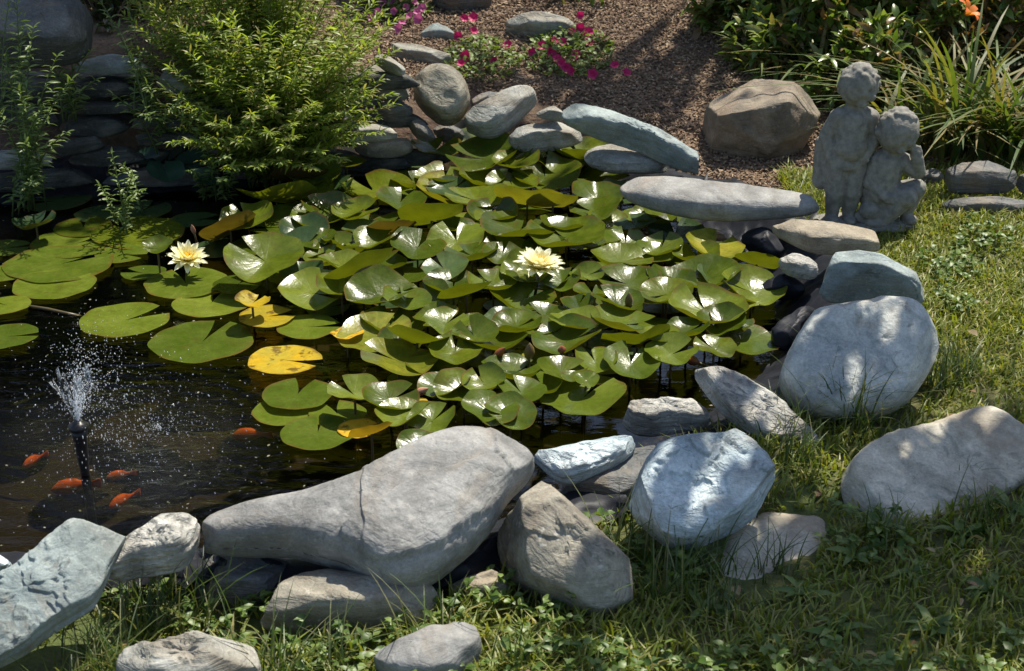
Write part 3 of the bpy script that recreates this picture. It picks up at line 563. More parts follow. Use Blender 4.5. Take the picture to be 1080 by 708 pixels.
# ------------------------------------------------------------------ lily pads
rng = random.Random(5); nrg = np.random.default_rng(5)
def pad_mesh(r, notch, cup, fold, fax, wave, near, mat, seed):
    """a round leaf with a V notch; notch / fax are directions in degrees in the leaf's own plane"""
    rn = random.Random(seed); RI, TI = 9, 44; gap0 = R(rn.uniform(5, 12)); ph = rn.uniform(0, 6); ph2 = rn.uniform(0, 6); ov = rn.uniform(.9, 1.0); lipo = rn.uniform(-.6, .6)
    V = [(0, 0, 0)]; rows = []
    for i in range(1, RI + 1):
        rho = (i / RI) ** .85; row = []
        for k in range(TI + 1):
            tt = k / TI; g_ = gap0 * (.5 + .9 * rho); a = g_ + (2 * math.pi - 2 * g_) * tt
            lobe = 1 + .05 * math.exp(-min(tt, 1 - tt) * 18); rr = rho * r * lobe * (1 + .018 * math.sin(5 * a + ph) + .012 * math.sin(9 * a + ph2))
            if min(tt, 1 - tt) < .025: rr *= .985
            aa = a + R(notch); x, y = rr * math.cos(aa), rr * math.sin(aa) * ov
            per = abs(math.sin(aa - R(fax)))
            z = cup * r * rho ** 2.6 + fold * r * rho * (per ** 1.3) + wave * r * rho ** 2 * math.sin(3 * aa + ph)+ .4 * wave * r * rho ** 4 * math.sin(7 * aa + ph2)
            nr = max(0, math.cos(aa + math.pi / 2 + lipo)); z += near * r * rho ** 4 * nr ** 1.5
            pull = 1 - .5 * max(0, near) * rho ** 4 * nr ** 1.5 - .25 * cup * rho ** 2 - fold * .3 * rho * per
            row.append(len(V)); V.append((x * pull, y * pull, z))
        rows.append(row)
    Fc = []
    for k in range(TI): Fc.append((0, rows[0][k], rows[0][k + 1]))
    for i in range(RI - 1):
        for k in range(TI): Fc.append((rows[i][k], rows[i + 1][k], rows[i + 1][k + 1], rows[i][k + 1]))
    return V, Fc
bm_ = [(math.cos(a), math.sin(a), z) for z in (0, 1) for a in [k * math.pi / 3 for k in range(6)]]
sm_ = mesh('stem', bm_, [(k, (k + 1) % 6, 6 + (k + 1) % 6, 6 + k) for k in range(6)], PSTEM); STEMMESH = sm_.data; bpy.data.objects.remove(sm_)
KIND = {  # cup, fold, fold axis, wave, near lip, tilt (+ = near side up), height
    'F': (.02, .01, -90, .012, 0, 0, .006), 'B': (.14, .07, -90, .06, .22, -6, .04), 'V': (.08, .26, -90, .05, .10, -8, .05),
    'U': (.12, .15, -90, .05, .1, 34, .05), 'S': (.12, .14, -90, .08, .08, -12, .045), 'H': (.2, .09, -80, .07, .12, -9, .05), 'L': (.08, .08, -90, .06, .10, -4, .03)}
LOOK = {'F': 'flat', 'B': 'cupped', 'V': 'folded', 'U': 'upturned', 'S': 'tilted', 'H': 'bowl shaped', 'L': 'low wavy'}
COLN = {'g': 'green', 'l': 'light green', 'y': 'yellow', 'm': 'half yellow', 'b': 'brownish', 'd': 'dark green'}
PADS = [
 # x, y, w, kind, notch, colour, fold-axis / extra yaw
 (38,238,50,'H',40,'d',0),(5,262,52,'F',10,'l',0),(88,240,60,'F',100,'g',0),(80,257,92,'F',35,'l',0),(62,279,112,'F',30,'l',0),(57,300,84,'F',55,'l',0),
 (146,246,96,'F',140,'g',0),(128,268,54,'F',-20,'l',0),(166,262,36,'H',200,'g',0),(8,288,50,'F',80,'l',0),(8,322,48,'F',150,'l',0),(8,355,62,'F',10,'l',0),
 (152,288,46,'F',170,'l',0),(196,299,86,'F',100,'l',0),(223,320,80,'F',84,'l',0),(213,361,108,'F',72,'l',0),(131,338,91,'F',48,'l',0),
 (60,212,70,'F',200,'d',0),(110,226,60,'F',0,'d',0),(150,222,60,'F',60,'d',0),(205,232,50,'F',0,'d',0),(243,243,52,'U',90,'b',10),(235,262,60,'F',80,'d',0),
 (316,189,50,'U',70,'b',25),(292,213,72,'U',110,'g',12),(352,199,40,'S',60,'d',0),(398,204,72,'B',90,'g',-25),(345,192,46,'F',0,'d',0),
 (262,232,52,'S',40,'g',0),(300,240,70,'S',150,'g',20),(350,226,60,'H',80,'g',0),(352,240,84,'B',90,'g',25),(280,276,70,'V',90,'g',-15),(318,262,50,'V',60,'d',30),
 (383,290,74,'U',20,'g',40),(362,282,48,'V',100,'g',30),(330,309,64,'S',10,'l',15),(262,262,48,'F',30,'g',0),(400,313,62,'V',90,'g',-20),(428,318,44,'V',90,'l',10),
 (372,262,60,'B',90,'g',0),(355,262,44,'S',30,'g',0),(325,345,66,'F',3,'l',0),(281,334,58,'F',30,'y',0),(266,320,34,'S',20,'y',0),(300,380,76,'F',-5,'y',0),
 (396,356,82,'L',50,'m',10),(366,354,40,'L',120,'y',-15),(420,381,84,'L',170,'m',0),(440,362,58,'U',90,'g',-20),(412,345,60,'B',60,'g',0),
 (314,416,74,'F',75,'l',0),(300,434,66,'F',20,'l',0),(356,437,60,'F',110,'l',0),(335,457,78,'F',100,'l',0),(374,417,48,'V',70,'l',20),(411,422,54,'B',60,'g',10),
 (392,458,40,'U',60,'y',30),(378,452,44,'F',20,'y',0),(427,441,54,'V',70,'l',-30),(456,444,48,'S',60,'l',10),(467,461,40,'F',20,'l',0),(440,470,40,'S',60,'l',0),
 (434,400,50,'F',-30,'g',0),(440,424,22,'F',0,'y',0),(470,411,50,'V',60,'l',-35),(489,413,58,'S',60,'g',10),(516,434,56,'S',60,'l',-15),(538,438,50,'S',110,'l',25),
 (540,394,60,'B',90,'g',28),(520,362,64,'B',90,'g',0),(532,368,62,'F',0,'m',0),(478,304,58,'B',60,'g',0),(450,313,42,'V',90,'g',20),(492,311,50,'U',80,'g',15),(498,270,52,'B',90,'g',5),
 (470,342,46,'S',30,'l',15),(496,340,26,'S',60,'l',0),(550,318,66,'B',90,'g',0),(536,285,28,'V',60,'g',20),(548,244,74,'B',90,'g',-25),(460,158,48,'S',10,'l',25),
 (508,150,54,'S',60,'l',0),(512,168,72,'B',90,'g',12),(468,190,54,'B',90,'g',0),(508,192,46,'H',60,'g',0),(476,206,70,'B',60,'m',0),(504,212,56,'V',90,'g',0),(560,185,62,'V',90,'g',8),
 (556,215,60,'U',60,'m',-10),(455,233,58,'U',90,'g',14),(412,245,46,'U',60,'b',30),(422,214,46,'V',90,'g',5),(412,181,40,'F',30,'g',0),(436,176,44,'F',80,'d',0),(612,163,74,'B',70,'g',0),
 (575,188,72,'H',90,'g',0),(633,193,58,'B',40,'g',10),(628,224,48,'V',90,'g',0),(670,238,42,'B',90,'d',0),(583,217,46,'U',60,'m',-5),(600,240,54,'B',90,'g',0),(712,248,58,'B',60,'d',0),
 (597,252,74,'H',90,'g',0),(660,258,48,'S',90,'l',0),(697,262,46,'B',60,'g',15),(655,276,62,'B',90,'g',-10),(664,300,64,'H',90,'g',0),(593,298,36,'V',80,'l',30),(620,290,30,'V',60,'l',0),
 (610,322,32,'V',90,'g',0),(607,342,46,'V',90,'l',0),(698,292,34,'H',100,'g',0),(742,294,76,'B',90,'g',5),(746,330,80,'H',95,'l',0),(655,342,64,'B',60,'l',0),(752,262,60,'B',60,'m',-12),
 (798,279,42,'U',60,'g',-15),(793,308,66,'H',100,'l',0),(782,361,80,'L',205,'l',15),(698,355,38,'S',60,'l',0),(708,374,54,'S',60,'l',20),(665,385,54,'V',90,'l',0),(672,363,66,'U',90,'g',0),
 (598,360,66,'H',90,'l',0),(592,393,46,'V',60,'g',-20),(628,382,42,'V',90,'l',0),(615,420,94,'L',90,'l',0),(618,402,24,'V',90,'l',0),(573,410,40,'B',60,'g',0),(570,350,50,'B',60,'g',0),
 (462,258,50,'F',60,'d',0),(440,285,50,'F',60,'d',0),(520,250,50,'F',0,'d',0),(575,280,44,'F',0,'d',0),(640,318,50,'F',90,'d',0),(700,320,60,'F',40,'g',0),(725,275,50,'F',0,'g',0),(575,375,56,'F',0,'g',0),
 (480,248,52,'S',90,'g',10),(520,228,50,'H',90,'g',0),(440,262,50,'V',90,'g',-10),(405,282,46,'B',90,'g',10),(470,285,46,'S',60,'d',0),(520,300,50,'B',90,'g',-15),(575,300,44,'H',90,'g',0),(575,262,44,'B',60,'g',20),(630,258,50,'B',90,'g',0),(640,235,44,'S',60,'g',0),(690,232,50,'B',90,'g',10),(735,272,48,'H',60,'g',0),(700,312,52,'B',90,'g',-10),(770,340,46,'S',30,'g',0),(620,345,40,'H',90,'g',0),(575,335,44,'V',90,'g',10),(545,345,50,'B',60,'g',-10),(500,355,44,'V',90,'g',0),(480,372,52,'S',90,'g',0),(455,388,48,'B',90,'g',10),(510,405,44,'H',60,'l',0),(550,415,46,'V',90,'l',0),(420,365,44,'S',60,'g',0),(360,305,50,'S',30,'g',0),(305,290,54,'F',60,'g',0),(320,228,44,'B',90,'g',0),(375,225,46,'H',90,'g',0),(440,195,50,'B',90,'g',0),(540,195,50,'B',60,'g',0),(590,175,50,'S',90,'g',0),(545,172,46,'H',90,'g',0),(640,210,40,'B',90,'g',0),(650,320,50,'V',90,'g',0),(690,270,44,'S',90,'l',0),(400,255,46,'V',90,'g',0),(250,300,50,'F',60,'g',0),(345,275,44,'B',90,'g',15),(625,310,40,'B',90,'g',0),(530,270,40,'S',60,'g',0),(725,350,46,'B',90,'g',0),
 (640,360,56,'F',0,'d',0),(500,390,52,'F',0,'d',0),(385,235,50,'F',0,'d',0),(430,340,54,'F',100,'g',0),(345,325,46,'F',40,'d',0),(560,160,50,'F',0,'g',0),(760,300,50,'F',0,'g',0),(690,345,50,'F',0,'g',0)]
rf = random.Random(17)
for gy_ in range(182, 425, 27):
    for gx_ in range(330, 790, 48):
        x_, y_ = gx_ + rf.uniform(-16, 16), gy_ + rf.uniform(-9, 9)
        if y_ > 300 and x_ < 400 + (y_ - 300) * .5: continue
        if y_ < 250 and x_ > 640 + (y_ - 180) * 1.5: continue
        if y_ > 370 and x_ > 690 - (y_ - 370): continue
        PADS.append((x_, y_, rf.uniform(38, 56), rf.choice('FFSL'), rf.uniform(0, 360), rf.choice('ggld'), 0))
LM = [('the left yellow flower', 198, 270), ('the right yellow flower', 568, 281), ('the fountain nozzle', 88, 470), ('the smooth grey boulder', 400, 520), ('the willow-leaved shrub', 280, 130),
      ('the round tan boulder', 465, 100), ('the long pale slab', 755, 210), ('the largest round boulder', 905, 380), ('the small cream slate', 702, 438), ('the waterfall wall', 100, 140), ('the spotted yellow pad', 300, 380)]
ORD = ['nearest', 'second nearest', 'third nearest', 'fourth nearest', 'fifth nearest', 'sixth nearest', 'seventh nearest', 'eighth nearest', 'ninth nearest', 'tenth nearest']
def direction(dx, dy):
    if abs(dx) > abs(dy) * 1.2: return 'right of' if dx > 0 else 'left of'
    return 'below' if dy > 0 else 'above'
used = set(); padlabels = [None] * len(PADS)
cand = []
for li, (ln, lx, ly) in enumerate(LM):
    b = {}
    for i, p in enumerate(PADS):
        if p[0] == lx and p[1] == ly: continue
        dx, dy = p[0] - lx, p[1] - ly; b.setdefault((p[3], p[5], direction(dx, dy)), []).append((math.hypot(dx, dy), i))
    for k, L in b.items():
        for r_, (dd, i) in enumerate(sorted(L)): cand.append((r_ * 60 + dd, i, k, r_, ln, len(L)))
for sc_, i, k, r_, ln, nL in sorted(cand):
    if padlabels[i] or r_ > 9: continue
    pos = f'{k[2]} {ln}' if nL == 1 else f'{ORD[r_]} {k[2]} {ln}'
    padlabels[i] = f'{LOOK[k[0]]} {COLN[k[1]]} lily pad, {pos}'
for i, (x, y, w_, kd, notch, cl, ex) in enumerate(PADS):
    cup, fold, fax, wave, near, tilt, hz = KIND[kd]; rn = random.Random(i * 13 + 1)
    crowd = kd != 'F'
    z = hz + (rn.uniform(0, .03) if crowd else rn.uniform(-.001, .002) + (.004 * (i % 4)) * (x > 240))
    if cl == 'd' and not crowd: z = .004
    if y < 175: z += .03
    if kd == 'F' and x > 240 and cl != 'd' and y < 400: z += .008
    c = P(x, y, z); r = w_ * pxm(c) / 2 * ((1.2 if x < 620 else 1.14) if crowd and kd not in 'L' and x > 225 else 1.02)
    if kd in 'VU': r *= 1.08
    j = lambda a: a * rn.uniform(.7, 1.3)
    V, Fc = pad_mesh(r, notch + (rn.uniform(-12, 12) if not crowd else rn.uniform(-75, 75)), j(cup), j(fold), fax + ex * .7 + (rn.uniform(-35, 35) if crowd else 0), j(wave), j(near), None, i + 3)
    o = mesh('lily_pad', V, Fc, PADM[cl], loc=c)
    at_ = o.data.attributes.new('rho', 'FLOAT', 'POINT'); rr_ = np.concatenate([[0.], np.repeat([(q_ / 9) ** .85 for q_ in range(1, 10)], 45)]).astype(np.float32); at_.data.foreach_set('value', rr_)
    tl = tilt + (rn.uniform(-7, 6) if crowd else rn.uniform(-.6, .6))
    if crowd: o.rotation_euler = (-R(-tl) * -1, R(rn.uniform(-10, 10)), R(ex * .5 + rn.uniform(-30, 30)))
    else: o.rotation_euler = (R(rn.uniform(-.8, .8)), R(rn.uniform(-.8, .8)), 0)
    lb = padlabels[i]
    if x == 300 and y == 380: lb = 'spotted bright yellow lily pad floating alone on open water'
    if x == 213: lb = 'largest flat pad with open notch, floating below the left flower'
    if x == 131 and y == 338: lb = 'flat notched pad floating just above the fountain spray'
    if (x, y) == (793, 308): lb = 'shiny pad holding a shrivelled brown scrap, at right edge'
    if (x, y) == (782, 361): lb = 'large light green pad by the liner, nearest the largest boulder'
    if (x, y) == (460, 158): lb = 'pale shiny pad tilted up against the dark back stones'
    tag(o, lb, 'lily pad', 'lily pads on the pond')
    if crowd:
        st = bpy.data.objects.new('stem', STEMMESH); COL.objects.link(st); st.parent = o
        inv = o.rotation_euler.to_matrix().inverted(); off = inv @ Vector((0, 0, -1)); st.rotation_euler = off.to_track_quat('Z', 'Y').to_euler(); st.scale = (.0028, .0028, .16)
# floating stalk on the water
def tube(pts, r0, r1=None, n=6):
    r1 = r0 if r1 is None else r1; V = []; Fc = []; pts = [Vector(p) for p in pts]
    for i, p in enumerate(pts):
        d_ = (pts[min(i + 1, len(pts) - 1)] - pts[max(i - 1, 0)]).normalized(); a = d_.orthogonal().normalized(); b = d_.cross(a); rr = r0 + (r1 - r0) * i / (len(pts) - 1)
        for k in range(n): q_ = p + (a * math.cos(k * 2 * math.pi / n) + b * math.sin(k * 2 * math.pi / n)) * rr; V.append(tuple(q_))
    for i in range(len(pts) - 1):
        for k in range(n): Fc.append((i * n + k, i * n + (k + 1) % n, (i + 1) * n + (k + 1) % n, (i + 1) * n + k))
    Fc.append(tuple(range(n))[::-1]); Fc.append(tuple((len(pts) - 1) * n + k for k in range(n))); return V, Fc
def join(*parts):
    V = []; Fc = []
    for v, f in parts: b = len(V); V += list(v); Fc += [tuple(b + k for k in q_) for q_ in f]
    return V, Fc
V, Fc = tube([P(30, 323, .004), P(50, 326, .006), P(68, 330, .004), P(86, 334, -.004)], .004); o = mesh('floating_stalk', V, Fc, PSTEM)
tag(o, 'brown pad stalk floating between two flat pads at left', 'stalk')
# buds
budm = flat_mat('bud', (.12, .07, .02), .4, .5, 0, 40, .5, (.16, .13, .03))
redm = flat_mat('red bud', (.3, .07, .03), .4, .5, 0, 40, .5, (.2, .1, .03)); pinkm = flat_mat('pink bud', (.5, .25, .15), .5)
def bud(x, y, z, ln, rad, m, az, lean, label):
    b = empty('lily_bud', P(x, y, z)); prof = [(0, .25), (.2, .8), (.45, 1), (.7, .8), (.9, .35), (1, .05)]; V = []; Fc = []
    for i, (h_, k_) in enumerate(prof):
        for a in range(12): rr = rad * k_ * (1 + .12 * math.cos(a * math.pi * 2 / 3)); V.append((rr * math.cos(a * math.pi / 6), rr * math.sin(a * math.pi / 6), h_ * ln))
    for i in range(len(prof) - 1):
        for a in range(12): Fc.append((i * 12 + a, i * 12 + (a + 1) % 12, (i + 1) * 12 + (a + 1) % 12, (i + 1) * 12 + a))
    Fc.append(tuple(range(60, 72)))
    mesh('bud', V, Fc, m, b); V, Fc = tube([(0, 0, .004), (0, 0, -.05), (.01, .01, -.14)], .003); mesh('stem', V, Fc, PSTEM, b)
    b.rotation_euler = (R(lean), 0, R(az)); tag(b, label, 'flower bud', 'water lily buds')
bud(558, 380, .06, .045, .011, budm, 10, 8, 'plump dark olive bud below the right yellow flower')
bud(520, 380, .05, .055, .009, redm, 50, 40, 'slanting brown red bud left of the plump olive bud')
bud(511, 348, .07, .03, .009, pinkm, 0, -10, 'pinkish curled bud left below the right yellow flower')
bud(663, 326, .06, .045, .009, budm, 0, 6, 'olive bud standing in front of a shiny bowl shaped pad')
bud(205, 247, .05, .04, .006, pinkm, 0, 30, 'pale pointed bud just above the left yellow flower')
bud(737, 383, .03, .05, .010, redm, -60, 60, 'orange red bud near the small cream slate')
bud(592, 372, .07, .02, .009, redm, 20, 20, 'small withered reddish bud on the shiny pads near the centre')
bud(438, 416, .05, .04, .008, pinkm, 60, 55, 'withered pinkish bud above the smooth grey boulder')

# flowers
def lily(px, py, z, scale, rz, tilt, label):
    f = empty('water_lily', P(px, py, z)); f.rotation_euler = (R(tilt), 0, rz)
    rn = random.Random(int(px)); n_ = 0
    for ring, (cnt, ln, el, wd) in enumerate([(11, .052, 8, .0085), (11, .049, 27, .0085), (9, .043, 46, .008), (7, .034, 64, .007)]):
        for k in range(cnt):
            a = 2 * math.pi * (k + .5 * (ring % 2)) / cnt + rn.uniform(-.1, .1); e_ = R(el + rn.uniform(-6, 6)); V = []; Fc = []; NL = 7
            for i in range(NL + 1):
                t_ = i / NL; wv_ = wd * (math.sin(math.pi * min(1, t_ * .93 + .07)) ** .75) * (1 if t_ < .98 else .2); rad = ln * scale * t_
                x_ = .004 + rad * math.cos(e_) ; z_ = rad * math.sin(e_) + .006 * math.sin(t_ * 2.6) * scale
                for s_ in (-1, 0, 1): V.append((x_, s_ * wv_ * scale, z_ + abs(s_) * .003 * scale))
            for i in range(NL):
                for s_ in (0, 1): Fc.append((i * 3 + s_, i * 3 + 3 + s_, i * 3 + 4 + s_, i * 3 + 1 + s_))
            ca, sa = math.cos(a), math.sin(a); V = [(x_ * ca - y_ * sa, x_ * sa + y_ * ca, z_) for x_, y_, z_ in V]
            mesh('petal', V, Fc, LILYPETAL, f)
    parts = []
    for k in range(46):
        a = rn.uniform(0, 6.28); r_ = rn.uniform(.001, .009) * scale; parts.append(tube([(r_ * .5 * math.cos(a), r_ * .5 * math.sin(a), .002), (r_ * math.cos(a) * 1.2, r_ * math.sin(a) * 1.2, (.018 + rn.uniform(0, .006)) * scale)], .0011 * scale, .0007 * scale, 4))
    V, Fc = join(*parts); mesh('stamens', V, Fc, STAMEN, f); V, Fc = tube([(0, 0, .003), (0, 0, -.06), (0, .01, -.16)], .004); mesh('stem', V, Fc, PSTEM, f)
    tag(f, label, 'water lily', 'yellow water lily flowers')
lily(198, 275, .05, 1.0, .3, 24, 'pale yellow water lily flower at left, facing the camera')
lily(568, 284, .10, 1.18, .8, 8, 'pale yellow water lily flower at right among the crowded pads')

# ------------------------------------------------------------------ fountain and fish
nz_ = empty('fountain_nozzle', (FN[0], FN[1], 0))
def lathe(prof, n=20):
    V = [(r_ * math.cos(k * 2 * math.pi / n), r_ * math.sin(k * 2 * math.pi / n), z_) for r_, z_ in prof for k in range(n)]
    Fc = [(i * n + k, i * n + (k + 1) % n, (i + 1) * n + (k + 1) % n, (i + 1) * n + k) for i in range(len(prof) - 1) for k in range(n)]
    Fc += [tuple(range(n))[::-1], tuple((len(prof) - 1) * n + k for k in range(n))]; return V, Fc
V, Fc = lathe([(.009, -.3), (.009, .01), (.011, .04), (.014, .085), (.0165, .098)]); mesh('riser', V, Fc, BLACK, nz_)
V, Fc = lathe([(.0165, .0985), (.019, .1), (.019, .108), (.012, .112), (.006, .118)]); mesh('nozzle_head', V, Fc, BLACK, nz_)
tag(nz_, 'black flared fountain nozzle standing in the open water', 'fountain')
t = NT('spray water'); bs = t.n('BsdfPrincipled', i_Base_Color=(.85, .9, .95, 1), i_Roughness=.12); bs.inputs['Specular IOR Level'].default_value = 1.0
tp = t.n('BsdfTransparent'); m_ = t.n('MixShader'); m_.inputs[0].default_value = .42; t.link(tp.outputs[0], m_.inputs[1]); t.link(bs.outputs[0], m_.inputs[2]); SPRAY = t.done(m_.outputs[0])
octV = np.array([(1, 0, 0), (-1, 0, 0), (0, 1, 0), (0, -1, 0), (0, 0, 1), (0, 0, -1)], float); octF = np.array([(0, 2, 4), (2, 1, 4), (1, 3, 4), (3, 0, 4), (2, 0, 5), (1, 2, 5), (3, 1, 5), (0, 3, 5)])
nd = 2300; a = nrg.uniform(0, 2 * math.pi, nd); v0 = nrg.uniform(.9, 2.05, nd); ho = np.abs(nrg.normal(0, .22, nd)) + .03; big = nrg.random(nd) < .6; ho[big] *= 1.5
vx = ho * np.cos(a) + .28 * nrg.random(nd); vy = ho * np.sin(a) * 1.2 + .35 * nrg.random(nd) ** 1.3; tf = (v0 + np.sqrt(v0 ** 2 + 2 * 9.8 * .11)) / 9.8; tt = nrg.random(nd) ** .8 * tf
tt = np.where(nrg.random(nd) < .3, nrg.random(nd) * .07, tt)
pos = np.stack([FN[0] + vx * tt, FN[1] + vy * tt, .112 + v0 * tt - 4.9 * tt ** 2], 1); vel = np.stack([vx, vy, v0 - 9.8 * tt], 1); vl = np.linalg.norm(vel, axis=1); vd = vel / vl[:, None]
# droplets that have landed and bounce just above the water, and beads
nb_ = 1100; an = nrg.uniform(0, 2 * math.pi, nb_); rr = np.abs(nrg.normal(0, .2, nb_)); pb = np.stack([FN[0] + .1 + rr * np.cos(an) * 1.1, FN[1] + .18 + rr * np.sin(an) * 1.15, np.abs(nrg.normal(0, .006, nb_)) + .001], 1)
pos = np.vstack([pos, pb]); vd = np.vstack([vd, np.tile([0, 0, 1.], (nb_, 1))]); n_ = len(pos)
rad = nrg.uniform(.0004, .0012, n_) * np.where(nrg.random(n_) < .06, 1.7, 1); st = np.concatenate([np.clip(vl * 1.4, 1.2, 3.2), np.ones(nb_)])
dV = pos[:, None] + octV[None] * rad[:, None, None]; dV = dV + ((dV - pos[:, None]) * vd[:, None]).sum(-1, keepdims=True) * vd[:, None] * (st - 1)[:, None, None]
dF = (octF[None] + np.arange(n_)[:, None, None] * 6).reshape(-1, 3)
o = mesh('water_spray', dV.reshape(-1, 3), dF, SPRAY); tag(o, 'fine white droplets thrown up by the fountain over the pond', 'spray', kind='stuff')
# clear sheet of water leaving the nozzle
V = []; Fc = []; n = 36
for i in range(13):
    t_ = i / 12; h_ = .112 + .12 * t_ - .018 * t_ ** 3
    for k in range(n): a_ = k * 2 * math.pi / n; r_ = (.005 + .034 * t_ ** 1.2) * (1 + .22 * t_ * math.sin(5 * a_ + 3) + .12 * t_ * math.sin(13 * a_)); V.append((r_ * math.cos(a_), r_ * math.sin(a_), h_ + .014 * t_ * math.sin(7 * a_ + 1)))
Fc = [(i * n + k, i * n + (k + 1) % n, (i + 1) * n + (k + 1) % n, (i + 1) * n + k) for i in range(12) for k in range(n)]
t = NT('jet water'); co = t.coord('Object', (90, 90, 9)); nz2 = t.noise(co, 1, 4, .7); bs = t.n('BsdfPrincipled', i_Base_Color=(.8, .86, .9, 1), i_Roughness=.15)
tp = t.n('BsdfTransparent'); m_ = t.n('MixShader'); t.link(t.ramp(nz2, [(.48, (.0, .0, .0)), (.72, (.6, .6, .6))]), m_.inputs[0]); t.link(tp.outputs[0], m_.inputs[1]); t.link(bs.outputs[0], m_.inputs[2])
o = mesh('water_jet', V, Fc, t.done(m_.outputs[0]), loc=FN); tag(o, 'bell of clear water rising from the black nozzle', 'water jet')
def fish_mesh(L):
    V = []; Fc = []; prof = [(0, .05, .06), (.06, .45, .5), (.18, .85, .9), (.35, 1, 1), (.52, .8, .85), (.68, .42, .5), (.76, .22, .32), (.86, .1, .5), (.95, .06, .75), (1, .03, .7)]; n = 12
    for i, (t_, wx, hz) in enumerate(prof):
        bend = .06 * math.sin(t_ * 4) * L * t_
        for k in range(n): a_ = k * 2 * math.pi / n; V.append((t_ * L - L / 2, .13 * L * wx * math.cos(a_) + bend, .15 * L * hz * math.sin(a_) * (1 + (.35 if 2 <= i <= 4 and k == 3 else 0))))
    Fc = [(i * n + k, i * n + (k + 1) % n, (i + 1) * n + (k + 1) % n, (i + 1) * n + k) for i in range(len(prof) - 1) for k in range(n)]
    Fc += [tuple(range(n))[::-1], tuple(range(len(V) - n, len(V)))]; return V, Fc
fm = None
for x, y, L, az, z, lb in [(37, 485, .065, 60, -.018, 'orange goldfish left of the fountain nozzle, near the left edge'), (80, 513, .095, 20, -.03, 'deeper dull red goldfish just below the fountain nozzle'),
                       (128, 501, .06, 25, -.02, 'dim orange goldfish above the brightest one'), (131, 527, .075, 55, -.018, 'brightest orange goldfish right below the fountain nozzle'),
                       (266, 459, .085, 4, -.02, 'slim orange goldfish left of the lowest pads'), (400, 341, .07, 20, -.02, 'dull goldfish in the shade among the pads')]:
    if fm is None: V, Fc = fish_mesh(1); o = mesh('goldfish', V, Fc, FISH); fm = o.data
    else: o = bpy.data.objects.new('goldfish', fm); COL.objects.link(o)
    o.location = tuple(P(x, y, z)); o.rotation_euler = (0, 0, R(az)); o.scale = (L,) * 3; tag(o, lb, 'goldfish', 'goldfish in the pond')

# ------------------------------------------------------------------ statue
WF = 1.09; SB = P(908, 232, .09); ss = pxm(SB)
def sp_(x, y, d_=0): return Vector(((x - 908) * ss, -d_ * ss, (232 - y) * ss * 1.0))
def statue_part(name, blobs, parent, hairs=(), dents=(), vox=.0027):
    bm = bmesh.new()
    for b in blobs:
        if b[0] == 'e':
            _, c, r_ = b; m4 = Matrix.Translation(c) @ Matrix.Diagonal((*[q_ * ss * WF for q_ in r_], 1)); bmesh.ops.create_icosphere(bm, subdivisions=3, radius=1, matrix=m4)
        else:
            _, p0, r0, p1, r1 = b; n_ = max(3, int((p1 - p0).length / (min(r0, r1) * ss * .3)))
            for i in range(n_ + 1): t_ = i / n_; bmesh.ops.create_icosphere(bm, subdivisions=2, radius=(r0 + (r1 - r0) * t_) * ss * (WF + .06), matrix=Matrix.Translation(p0.lerp(p1, t_)))
    me = bpy.data.meshes.new(name); bm.to_mesh(me); bm.free(); tmp = bpy.data.objects.new('tmp', me); COL.objects.link(tmp)
    md = tmp.modifiers.new('r', 'REMESH'); md.mode = 'VOXEL'; md.voxel_size = vox; md2 = tmp.modifiers.new('s', 'SMOOTH'); md2.iterations = 3; md2.factor = .5
    dg = bpy.context.evaluated_depsgraph_get(); me2 = bpy.data.meshes.new_from_object(tmp.evaluated_get(dg)); bpy.data.objects.remove(tmp)
    co = np.empty(len(me2.vertices) * 3, np.float32); me2.vertices.foreach_get('co', co); co = co.reshape(-1, 3)
    for c, r_, dp in dents:
        d_ = np.linalg.norm(co - np.array(c), axis=1); k_ = np.exp(-(d_ / (r_ * ss)) ** 2); co[:, 1] += dp * ss * k_
    nn = fbm(co * 60, 3, 3); co[:, 1] += nn * .0012; co[:, 0] += fbm(co * 60 + 9, 4, 3) * .0012
    me2.vertices.foreach_set('co', co.ravel()); me2.polygons.foreach_set('use_smooth', [True] * len(me2.polygons)); me2.materials.clear(); me2.materials.append(CEMENT); me2.update()
    o = bpy.data.objects.new(name, me2); COL.objects.link(o); o.parent = parent; return o
statue = empty('statue', SB); tag(statue, 'cement garden statue of two curly haired cherub children, one standing, one crouching', 'statue')
